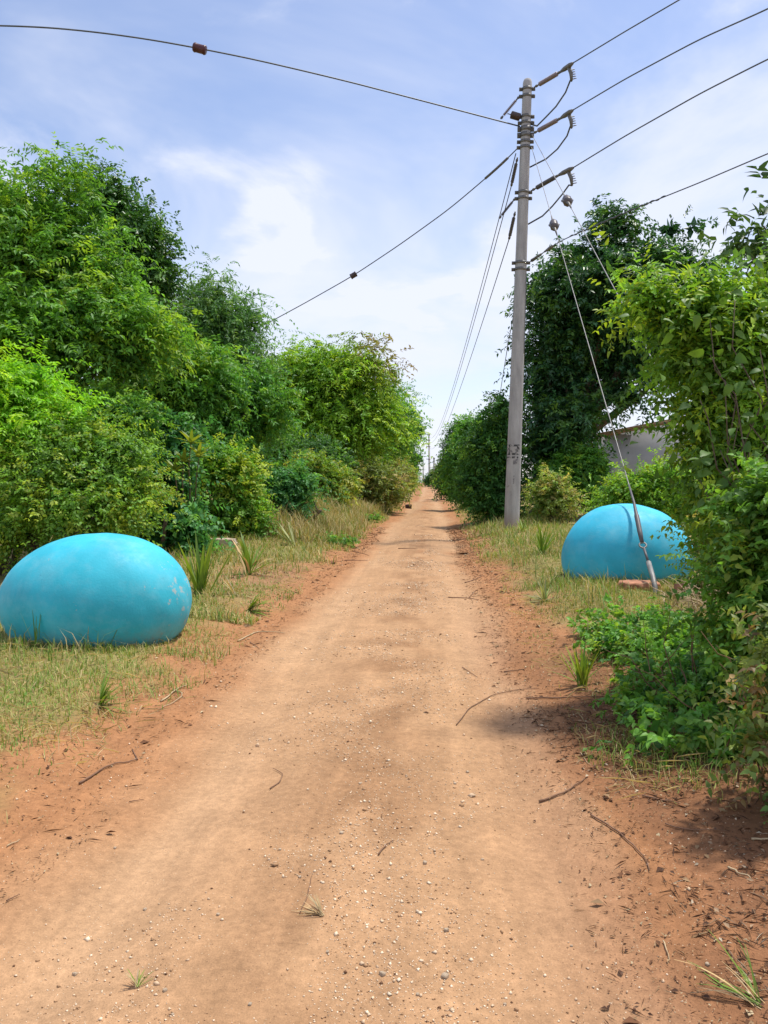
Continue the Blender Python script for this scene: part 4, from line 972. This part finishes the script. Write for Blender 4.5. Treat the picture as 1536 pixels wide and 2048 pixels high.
# ------------------------------------------------------------------ sticks on the road and verges
def stick(label, pxs, r=0.006, mat='twig', fork=None, name='stick'):
    r = r * 0.72
    pts = [G(*q) + np.array([0, 0, r + 0.004]) for q in pxs]
    P_ = np.array(pts); seg = np.linspace(0, len(P_) - 1, max(6, len(P_) * 4)); q = np.stack([np.interp(seg, np.arange(len(P_)), P_[:, k]) for k in range(3)], 1)
    for _ in range(3): q[1:-1] = (q[:-2] + 2 * q[1:-1] + q[2:]) / 4
    q[:, :2] += np.random.default_rng(int(pxs[0][0])).normal(size=(len(q), 2)) * r * 0.5
    q[:, 2] = gz(q[:, 0], q[:, 1]) + r * 0.7 + 0.005
    m = MB(); m.tube(q, np.linspace(1.0, 0.45, len(q)) * r, 6)
    if fork:
        f = np.array([G(*v) + np.array([0, 0, r]) for v in fork]); m.tube(np.concatenate([f[:1], (f[:1] + f[1:2]) / 2, f[1:]]), np.linspace(0.8, 0.4, len(f) + 1) * r, 5)
    loc = q[0]; tag(m.build_top(name, M[mat], loc), label, 'stick')
stick('long thin curved stick arching over the right wheel track', [(912, 1452), (940, 1415), (985, 1390), (1040, 1380), (1072, 1378)], 0.005)
stick('straight brown stick lying at the right road edge below the grass tuft', [(1050, 1399), (1110, 1398), (1195, 1396)], 0.009)
stick('forked twig on the right of the road ahead of the right egg', [(898, 1196), (930, 1196), (957, 1201)], 0.010, fork=[(938, 1196), (951, 1182)])
stick('dark twig at the right road edge beside the palm seedling', [(930, 1166), (950, 1160), (966, 1152)], 0.010)
stick('short dark stick across the middle of the road below the pole shadow', [(797, 1098), (834, 1097)], 0.014)
stick('small diagonal twig on the right wheel track', [(925, 1336), (955, 1356)], 0.005)
stick('curved dark twig beside a pale pebble on the left of the road', [(540, 1580), (560, 1565), (566, 1550), (545, 1539)], 0.0045)
stick('brown root like stick at the left road edge in the foreground', [(160, 1570), (195, 1545), (240, 1530), (275, 1521)], 0.008, fork=[(275, 1521), (264, 1500)])
stick('stick lying on the right verge under the shrub shade', [(1078, 1606), (1130, 1588), (1172, 1560)], 0.008)
stick('curved root trailing down the right edge of the road', [(1180, 1632), (1240, 1668), (1285, 1710), (1300, 1745)], 0.006)
stick('pale straw stick standing out on the right road edge', [(1160, 1508), (1182, 1533)], 0.004, 'straw')
stick('pale stick in the lower right corner litter', [(1455, 1737), (1505, 1760)], 0.006, 'straw')
stick('white split stick at the right picture edge', [(1505, 1682), (1560, 1680)], 0.007, 'straw')
stick('pale straw at the lower right of the road', [(1327, 1885), (1340, 1925)], 0.0035, 'straw')
stick('pale dry stalk at the left road edge below the left egg', [(320, 1405), (375, 1372)], 0.009, 'straw')
stick('second dry stalk crossing the first at the left road edge', [(345, 1380), (372, 1390), (320, 1420)], 0.006, 'straw')
stick('dry stalk with a dark end near the left palm clump', [(475, 1284), (520, 1262), (570, 1268)], 0.009, 'straw')
stick('thin stick left of the road below the palm clump', [(500, 1285), (519, 1299)], 0.006)
stick('pale straw by the left picture edge in the foreground', [(14, 1695), (40, 1682)], 0.004, 'straw')
stick('tiny dark twig at the far left of the foreground', [(13, 1804), (40, 1792)], 0.004)
stick('thin twig on the left wheel track', [(258, 1606), (288, 1601)], 0.0035)
stick('long thin root on the right red soil', [(1330, 1650), (1390, 1664), (1460, 1664)], 0.004)
stick('dark thin branch on the right soil under the low shrub', [(1285, 1594), (1360, 1610)], 0.006)
stick('short upright looking straw by the dry tuft in the road', [(600, 1830), (617, 1790), (625, 1750)], 0.003, 'twig')
stick('brown curled twig near the centre pebbles', [(757, 1712), (775, 1690), (788, 1684)], 0.005)
stick('twig at the right road edge level with the egg', [(1008, 1345), (1052, 1338)], 0.007)
stick('dry stick on the left bank of the road', [(690, 1122), (735, 1122)], 0.013)
stick('short stick left of the road opposite the pole', [(705, 1103), (738, 1112)], 0.012)

# ------------------------------------------------------------------ palm seedlings (fan leaved clumps)
def blade_mesh(L, Wd, bend, rng):
    n = 7; t = np.linspace(0, 1, n); V = []
    for i in range(n):
        wd = Wd * min(1, 0.35 + 2.2 * t[i]) * (1 - t[i] ** 2.2) * 0.5 + 0.0008; x = L * (t[i] - 0.30 * bend * t[i] ** 2); z = -bend * L * 0.6 * t[i] ** 2
        V += [[x, 0, z - wd * 0.35], [x, wd, z], [x, -wd, z]]
    Q = []
    for i in range(n - 1):
        a, b = 3 * i, 3 * i + 3; Q += [[a, b, b + 1, a + 1], [a, a + 2, b + 2, b]]
    return np.array(V), np.array(Q)
M['palm_green'] = leaf_mat('palm_green', 0.28, 0.5, 0.4, True, (0.15, 0.265, 0.035))
M['palm_lime'] = leaf_mat('palm_lime', 0.28, 0.5, 0.4, True, (0.22, 0.34, 0.035))
M['palm_pale'] = leaf_mat('palm_pale', 0.28, 0.6, 0.3, True, (0.30, 0.35, 0.16))
M['palm_dry'] = leaf_mat('palm_dry', 0.15, 0.7, 0.2, True, (0.46, 0.36, 0.19))
def clump(name, label, px, py, h_px, n, spread, mats, seed, bend=0.4, az=None, azr=math.pi, width=0.05, cat='palm seedling'):
    rng = np.random.default_rng(seed); c = G(px, py); dist = np.linalg.norm(c - CAMP); Lm = h_px / FPX * dist
    if name == 'palm_seedling': Lm *= 1.18; width *= 1.35; n = int(n * 1.25)
    root = thing(name, label, cat, c)
    for k in range(n):
        a = rng.uniform(-math.pi, math.pi) if az is None else az + rng.uniform(-azr, azr)
        el = math.radians(90 - abs(rng.normal()) * spread - spread * 0.15); el = max(0.12, el)
        L_ = Lm * rng.uniform(0.65, 1.1); V, Q = blade_mesh(L_, L_ * width * rng.uniform(0.8, 1.2), bend * rng.uniform(0.4, 1.5), rng)
        ax = np.array([math.cos(a) * math.cos(el), math.sin(a) * math.cos(el), math.sin(el)]); sd_ = nrm(np.cross([0, 0, 1.0], ax)); nn = np.cross(ax, sd_)
        W_ = V[:, :1] * ax + V[:, 1:2] * sd_ + V[:, 2:3] * nn + np.append(rng.normal(size=2) * Lm * 0.04, 0)
        W_[:, 2] = np.maximum(W_[:, 2], gz(W_[:, 0] + c[0], W_[:, 1] + c[1]) - c[2] + 0.004 if n < 200 else 0)
        mt = mats[rng.integers(len(mats))]
        obj('blade', mesh('blade', W_, Q, M[mt]), root)
clump('palm_seedling', 'tall upright palm seedling touching the right end of the left egg', 402, 1190, 105, 22, 20, ['palm_green', 'palm_green', 'palm_lime'], 1, 0.15)
clump('palm_seedling', 'spiky palm seedling with drooping dry fronds right of the left egg', 497, 1150, 85, 16, 40, ['palm_green', 'palm_dry', 'palm_green'], 2, 0.4)
clump('palm_seedling', 'small bright green palm tuft leaning toward the road', 497, 1222, 55, 22, 45, ['palm_lime', 'palm_green'], 3, 0.7, 0.2, 0.9)
clump('palm_seedling', 'bright green palm tuft in the dry grass below the left egg', 200, 1412, 62, 20, 42, ['palm_lime', 'palm_green'], 4, 0.5, 0.3, 1.4)
clump('palm_seedling', 'pale fan palm seedling in the right verge grass', 1090, 1203, 52, 16, 52, ['palm_pale', 'palm_green'], 5, 0.3)
clump('palm_seedling', 'upright green grass like tuft by the straight stick on the right', 1163, 1372, 72, 24, 22, ['palm_green', 'palm_lime'], 6, 0.2)
clump('palm_seedling', 'pale split palm frond in front of the right egg', 1282, 1158, 75, 9, 26, ['palm_pale'], 7, 0.1, math.pi * 0.98, 0.5)
clump('palm_seedling', 'upright dark palm seedling left of the right egg', 1082, 1108, 58, 14, 22, ['palm_green'], 8, 0.2)
clump('palm_seedling', 'lime green tuft at the right foot of the concrete pole', 1044, 1064, 30, 16, 35, ['palm_lime'], 9, 0.4)
clump('palm_seedling', 'pale fan frond lying below the bluish bush', 588, 1092, 60, 12, 58, ['palm_pale'], 10, 0.1, math.pi, 1.0)
clump('palm_seedling', 'grey green fan frond at the left corner of the house', 1205, 995, 42, 11, 45, ['palm_pale'], 11, 0.1, math.pi * 0.9, 0.8)
clump('dry_frond', 'arching dry straw frond beside the spiky palm seedling', 505, 1148, 80, 12, 55, ['palm_dry'], 12, 1.3, 0.1, 1.0, cat='dry frond')
clump('dry_frond', 'flattened grey straw heap left of the bright palm tuft', 470, 1190, 60, 16, 75, ['palm_dry', 'palm_pale'], 13, 0.3, cat='dry frond')
clump('grass_tuft', 'dry straw tuft lying in the middle of the road in the foreground', 645, 1832, 55, 22, 62, ['palm_dry'], 14, 0.3, math.pi * 0.85, 0.6, 0.03, 'grass tuft')
clump('grass_tuft', 'small green weed tuft on the road near the bottom left', 275, 1975, 36, 18, 50, ['palm_dry', 'palm_green'], 15, 0.5, math.pi * 0.6, 1.3, 0.035, 'grass tuft')
clump('grass_tuft', 'thin blades growing in front of the left egg', 70, 1300, 80, 7, 9, ['palm_green'], 16, 0.1, None, 3, 0.03, 'grass tuft')
clump('grass_tuft', 'dry brown stalks at the left foot of the concrete pole', 1008, 1068, 34, 10, 28, ['palm_dry', 'palm_green'], 17, 0.3, None, 3, 0.04, 'grass tuft')
clump('grass_tuft', 'grey dry tuft in the bottom right corner', 1520, 2010, 130, 16, 55, ['palm_dry', 'palm_green'], 18, 0.5, math.pi * 0.75, 0.8, 0.02, 'grass tuft')

# ------------------------------------------------------------------ dry brush pile right of guy anchor, dry stems at right
rng = np.random.default_rng(31); c = G(1420, 1225)
m = MB()
for k in range(120):
    a = rng.uniform(0, 2 * math.pi); s0 = c + np.array([rng.normal() * 0.25, rng.normal() * 0.2, rng.uniform(0.0, 0.1)]); ln = rng.uniform(0.15, 0.5)
    m.tube(limb_path(rng, s0, s0 + np.array([math.cos(a) * ln, math.sin(a) * ln, rng.uniform(-0.02, 0.3)]), 5, 0.25, 0.12), np.linspace(0.006, 0.002, 5), 4)
bp = m.build_top('brush_pile', M['straw'], c); tag(bp, 'tangled heap of dry straw coloured twigs right of the guy anchor', 'brush pile')
m = MB(); c = np.array([2.0, 4.4, float(gz(2.0, 4.4))])
for k in range(110):
    s0 = np.array([rng.uniform(1.45, 2.6), rng.uniform(3.0, 5.4), 0]); s0[2] = float(gz(s0[0], s0[1]))
    m.tube(limb_path(rng, s0, s0 + np.array([rng.normal() * 0.25 - 0.05, rng.normal() * 0.2, rng.uniform(0.1, 0.7)]), 6, 0.22, 0.05), np.linspace(0.005, 0.0015, 6), 4)
tag(m.build_top('thicket', M['twig'], c), 'thicket of thin bare brown stems at the lower right edge', 'stems')

# ------------------------------------------------------------------ gravel, litter, grass (uncountable)
rng = np.random.default_rng(8)
n = 60000
yy = 1.7 + 26 * rng.random(n) ** 2.3; xx = np.where(rng.random(n) < 0.72, XC + 0.10 + rng.normal(size=n) * 0.40, rng.uniform(-2.2, 1.6, n))
keep = fbm(xx * 1.8, yy * 1.3, 55) + rng.normal(size=n) * 0.08 > 0.50 + 0.012 * np.maximum(yy - 8, 0); xx, yy = xx[keep], yy[keep]; n = len(xx)
sz = 0.0022 * np.exp(np.abs(rng.normal(size=n)) * 0.58) * (0.7 + 0.06 * yy)
oc = np.array([[1, 0, 0], [-1, 0, 0], [0, 1, 0], [0, -1, 0], [0, 0, 1], [0, 0, -1.0]])
V = oc[None] * rng.uniform(0.55, 1.25, (n, 6, 1)) + rng.normal(size=(n, 6, 3)) * 0.18; V[:, :, 2] *= 0.75; V = V * sz[:, None, None]
V[:, :, 0] += xx[:, None]; V[:, :, 1] += yy[:, None]; V[:, :, 2] += (gz(xx, yy) + sz * 0.25)[:, None]
T = np.array([[0, 2, 4], [2, 1, 4], [1, 3, 4], [3, 0, 4], [2, 0, 5], [1, 2, 5], [3, 1, 5], [0, 3, 5]])
F = (T[None] + (np.arange(n) * 6)[:, None, None]).reshape(-1, 3)
pal = np.array([[0.78, 0.62, 0.44], [0.64, 0.46, 0.30], [0.40, 0.24, 0.13], [0.17, 0.09, 0.05]]); pc = pal[rng.choice(4, n, p=[.40, .34, .20, .06])] * rng.uniform(0.8, 1.15, (n, 1))
def tint_mat(name, rough=0.9):
    m, Nn, L, b = newmat(name); at_ = Nn.new('ShaderNodeAttribute'); at_.attribute_name = 'tint'; L.new(at_.outputs['Color'], b.inputs['Base Color']); b.inputs['Roughness'].default_value = rough; b.inputs['Specular IOR Level'].default_value = 0.2; return m
M['tint'] = tint_mat('tinted')
tag(obj('gravel', mesh('gravel', V.reshape(-1, 3), F, M['tint'], np.repeat(pc, 6, 0))), 'fine pale gravel strewn over the middle of the road', 'gravel', kind='stuff')

# leaf and twig litter on the right soil and along both edges
n = 30000
yy = 2.0 + 24 * rng.random(n) ** 1.9; side_r = rng.random(n) < 0.72
xx = np.where(side_r, edge_r(yy) + np.abs(rng.normal(size=n)) * 0.7 - 0.30 * rng.random(n) - 0.1, edge_l(yy) - np.abs(rng.normal(size=n)) * 0.5 + 0.2)
pos = np.stack([xx, yy, gz(xx, yy) + 0.006], 1); a = rng.uniform(0, 2 * math.pi, n); ax = np.stack([np.cos(a), np.sin(a), rng.normal(size=n) * 0.15], 1)
ll = 0.006 * np.exp(np.abs(rng.normal(size=n)) * 0.7) * (0.6 + 0.1 * yy); tw = rng.random(n) < 0.5
V, F, k = leaf_arrays(pos, ax, nrm(np.array([0, 0, 1.0]) + rng.normal(size=(n, 3)) * 0.35), ll * np.where(tw, 2.2, 1), ll * np.where(tw, 0.14, 0.5), 0, 0.25, 0.1)
pal = np.array([[0.15, 0.07, 0.035], [0.09, 0.045, 0.028], [0.30, 0.19, 0.10], [0.42, 0.33, 0.2]]); pc = pal[rng.choice(4, n, p=[.4, .25, .22, .13])] * rng.uniform(0.75, 1.2, (n, 1))
n2_ = 7000; yb = 2.0 + 3.6 * rng.random(n2_); xb = 0.95 + 1.6 * rng.random(n2_) ** 1.2 - 0.10 * (yb - 2)
kb = fbm(xb * 2.2, yb * 2.2, 123) + rng.normal(size=n2_) * 0.08 > 0.47; xb, yb = xb[kb], yb[kb]; n2_ = len(xb); a = rng.uniform(0, 2 * math.pi, n2_)
pb_ = np.stack([xb, yb, gz(xb, yb) + 0.007], 1); ax = np.stack([np.cos(a), np.sin(a), rng.normal(size=n2_) * 0.2], 1); tw = rng.random(n2_) < 0.6; l2 = np.where(tw, rng.uniform(0.02, 0.11, n2_), rng.uniform(0.010, 0.034, n2_))
V2, F2, _k = leaf_arrays(pb_, ax, nrm(np.array([0, 0, 1.0]) + rng.normal(size=(n2_, 3)) * 0.45), l2, np.where(tw, 0.0032, l2 * 0.5), 0, 0.25, 0.1)
c2 = np.array([[0.15, 0.075, 0.04], [0.10, 0.055, 0.035], [0.30, 0.20, 0.12], [0.42, 0.34, 0.24]])[rng.choice(4, n2_, p=[.38, .27, .23, .12])] * rng.uniform(0.75, 1.2, (n2_, 1))
F = np.concatenate([F, F2 + len(V)]); V = np.concatenate([V, V2]); pc = np.concatenate([pc, c2])
tag(obj('leaf_litter', mesh('leaf_litter', V, F, M['tint'], np.repeat(pc, k, 0))), 'dead leaf and twig litter along both road edges', 'litter', kind='stuff')

def blades(n, xf, yf, hmin, hmax, pal, pw, lean, dens_seed, thr, wid, soft=0.15):
    yy = yf(n); xx = xf(yy, n)
    o = np.maximum(edge_l(yy) - xx, xx - edge_r(yy))
    d = fbm(xx * 1.6, yy * 1.4, dens_seed) + rng.normal(size=n) * soft + np.clip(o - 0.5, -0.5, 0.5) * 0.55
    brn = np.exp(-(((xx - DIRT[0]) / 0.9) ** 2 + ((yy - DIRT[1]) / 1.8) ** 2)); d = d - 0.22 * (fbm(xx * 0.5, yy * 0.45, dens_seed + 17) < 0.44)
    keep = (d > thr) & (o > 0.05) & (rng.random(n) > brn * 0.9)
    for (c, a_, b_) in ((EGG_L, 0.66, 0.46), (EGG_R, 0.80, 0.60)): keep &= (((xx - c[0]) / a_) ** 2 + ((yy - c[1]) / b_) ** 2) > 1
    xx, yy = xx[keep], yy[keep]; n = len(xx); z = gz(xx, yy)
    h = rng.uniform(hmin, hmax, n) * (0.35 + 2.6 * np.maximum(fbm(xx * 0.9, yy * 0.9, dens_seed + 3) - 0.25, 0)); a = rng.uniform(0, 2 * math.pi, n)
    el = np.clip(1.57 - np.abs(rng.normal(size=n)) * lean, 0.05, 1.57)
    d1 = np.stack([np.cos(a) * np.cos(el), np.sin(a) * np.cos(el), np.sin(el)], 1); sd_ = np.stack([-np.sin(a), np.cos(a), 0 * a], 1)
    el2 = np.maximum(el - 0.7, -0.35); d2 = np.stack([np.cos(a) * np.cos(el2), np.sin(a) * np.cos(el2), np.sin(el2)], 1)
    wv = (wid * rng.uniform(0.6, 1.4, n) * (1 + yy * 0.03))[:, None]
    p0 = np.stack([xx, yy, z - 0.003], 1); p1 = p0 + d1 * (h * 0.55)[:, None]; p2 = p1 + d2 * (h * 0.5)[:, None]
    V = np.stack([p0 - sd_ * wv, p0 + sd_ * wv, p1 + sd_ * wv * 0.8, p1 - sd_ * wv * 0.8, p2], 1)
    V[:, 2:, 2] = np.maximum(V[:, 2:, 2], (z + 0.004)[:, None])
    T = np.array([[0, 1, 2], [0, 2, 3], [3, 2, 4]]); F = (T[None] + (np.arange(n) * 5)[:, None, None]).reshape(-1, 3)
    pal = np.array(pal); g = fbm(xx * 0.8, yy * 0.6, dens_seed + 9); ci = rng.choice(len(pal), n, p=pw)
    c = pal[ci] * rng.uniform(0.75, 1.2, (n, 1)) * (0.85 + 0.3 * g)[:, None]
    return V.reshape(-1, 3), F, np.repeat(c, 5, 0)
GP = [(0.44, 0.37, 0.16), (0.33, 0.34, 0.11), (0.21, 0.30, 0.06), (0.12, 0.24, 0.035)]
parts = [
    blades(30000, lambda y, n: edge_l(y) - 0.35 - 2.6 * rng.random(n) ** 0.8, lambda n: 17 + 36 * rng.random(n) ** 1.2, 0.16, 0.55, [(0.47, 0.38, 0.19), (0.38, 0.31, 0.14), (0.25, 0.28, 0.08), (0.15, 0.23, 0.05)], [.36, .28, .22, .14], 0.45, 164, 0.50, 0.006),
    blades(5000, lambda y, n: edge_l(y) - 0.5 - 3.0 * rng.random(n), lambda n: 4.5 + 9 * rng.random(n), 0.10, 0.26, [(0.48, 0.39, 0.2), (0.2, 0.28, 0.06), (0.14, 0.24, 0.04)], [.4, .3, .3], 0.5, 169, 0.60, 0.003, 0.05),
    blades(3500, lambda y, n: EGG_L[0] + rng.normal(size=n) * 0.75, lambda n: EGG_L[1] - 0.5 + rng.normal(size=n) * 0.13, 0.07, 0.17, [(0.44, 0.37, 0.17), (0.2, 0.28, 0.06), (0.14, 0.24, 0.04)], [.4, .3, .3], 0.6, 171, 0.2, 0.0028),
    blades(3000, lambda y, n: EGG_R[0] + rng.normal(size=n) * 0.7, lambda n: EGG_R[1] - 0.62 + rng.normal(size=n) * 0.12, 0.06, 0.16, [(0.40, 0.35, 0.15), (0.2, 0.28, 0.06), (0.14, 0.24, 0.04)], [.3, .35, .35], 0.6, 173, 0.2, 0.0032),
    blades(6000, lambda y, n: edge_r(y) + 0.5 + 2.6 * rng.random(n), lambda n: 7 + 22 * rng.random(n), 0.10, 0.32, [(0.44, 0.37, 0.18), (0.2, 0.28, 0.06), (0.13, 0.23, 0.04)], [.34, .33, .33], 0.5, 175, 0.60, 0.004, 0.05),
    blades(75000, lambda y, n: edge_l(y) - 0.02 - 3.6 * rng.random(n) ** 0.8, lambda n: 3.2 + 7.5 * rng.random(n) ** 1.25, 0.025, 0.085, GP, [.28, .27, .27, .18], 0.95, 61, 0.46, 0.0022),
    blades(60000, lambda y, n: edge_l(y) - 0.12 - 3.2 * rng.random(n), lambda n: 8 + 36 * rng.random(n) ** 1.5, 0.04, 0.17, [(0.46, 0.38, 0.18), (0.38, 0.33, 0.14), (0.24, 0.29, 0.07), (0.14, 0.23, 0.05)], [.24, .25, .28, .23], 0.7, 64, 0.36, 0.0045),
    blades(60000, lambda y, n: edge_r(y) - 0.02 + 2.9 * rng.random(n) ** 0.9, lambda n: 6.0 + 9.5 * rng.random(n) ** 1.1, 0.025, 0.08, [(0.42, 0.35, 0.14), (0.33, 0.31, 0.10), (0.20, 0.26, 0.055), (0.11, 0.19, 0.035)], [.30, .28, .26, .16], 0.95, 67, 0.42, 0.0025),
    blades(15000, lambda y, n: edge_r(y) + 0.1 + 3.0 * rng.random(n), lambda n: 15 + 30 * rng.random(n) ** 1.3, 0.05, 0.2, GP, [.3, .3, .24, .16], 0.5, 70, 0.44, 0.005),
    blades(16000, lambda y, n: edge_r(y) + 0.05 + 1.7 * rng.random(n), lambda n: 3.6 + 3.5 * rng.random(n), 0.03, 0.11, GP, [.25, .2, .27, .28], 0.8, 73, 0.52, 0.002)]
Vs, Fs, Cs, k = [], [], [], 0
for V, F, c in parts:
    Vs.append(V); Fs.append(F + k); Cs.append(c); k += len(V)
# flat straw and small weed leaves woven into the grass
n = 16000
yy = 3.5 + 26 * rng.random(n) ** 1.8; lft = rng.random(n) < 0.6
xx = np.where(lft, edge_l(yy) - 0.1 - 3.2 * rng.random(n), edge_r(yy) + 0.1 + 2.6 * rng.random(n))
straw = rng.random(n) < 0.55
keep = np.where(straw, fbm(xx * 1.1, yy * 0.9, 81) > 0.47, (fbm(xx * 1.7, yy * 1.5, 84) > 0.55) & (np.maximum(edge_l(yy) - xx, xx - edge_r(yy)) > 0.75))
for (c, a_, b_) in ((EGG_L, 0.7, 0.5), (EGG_R, 0.8, 0.6)): keep &= (((xx - c[0]) / a_) ** 2 + ((yy - c[1]) / b_) ** 2) > 1
xx, yy, straw = xx[keep], yy[keep], straw[keep]; n = len(xx); a = rng.uniform(0, 2 * math.pi, n)
pos = np.stack([xx, yy, gz(xx, yy) + rng.uniform(0.01, 0.06, n)], 1); ax = np.stack([np.cos(a), np.sin(a), rng.normal(size=n) * 0.25], 1)
ll = np.where(straw, rng.uniform(0.06, 0.22, n), rng.uniform(0.02, 0.045, n)); wl = np.where(straw, 0.0045, ll * 0.6) * (1 + yy * 0.02)
V, F, kk = leaf_arrays(pos, ax, nrm(np.array([0, 0, 1.0]) + rng.normal(size=(n, 3)) * 0.4), ll, wl, 0, 0.2, 0.08)
cs = np.where(straw[:, None], np.array([0.52, 0.42, 0.25]), np.array([0.15, 0.27, 0.05])) * rng.uniform(0.65, 1.2, (n, 1))
Vs.append(V); Fs.append(F + k); Cs.append(np.repeat(cs, kk, 0)); k += len(V)
tag(obj('grass', mesh('grass', np.concatenate(Vs), np.concatenate(Fs), M['grass'], np.concatenate(Cs))), 'short dry and green grass covering both road verges', 'grass', kind='stuff')
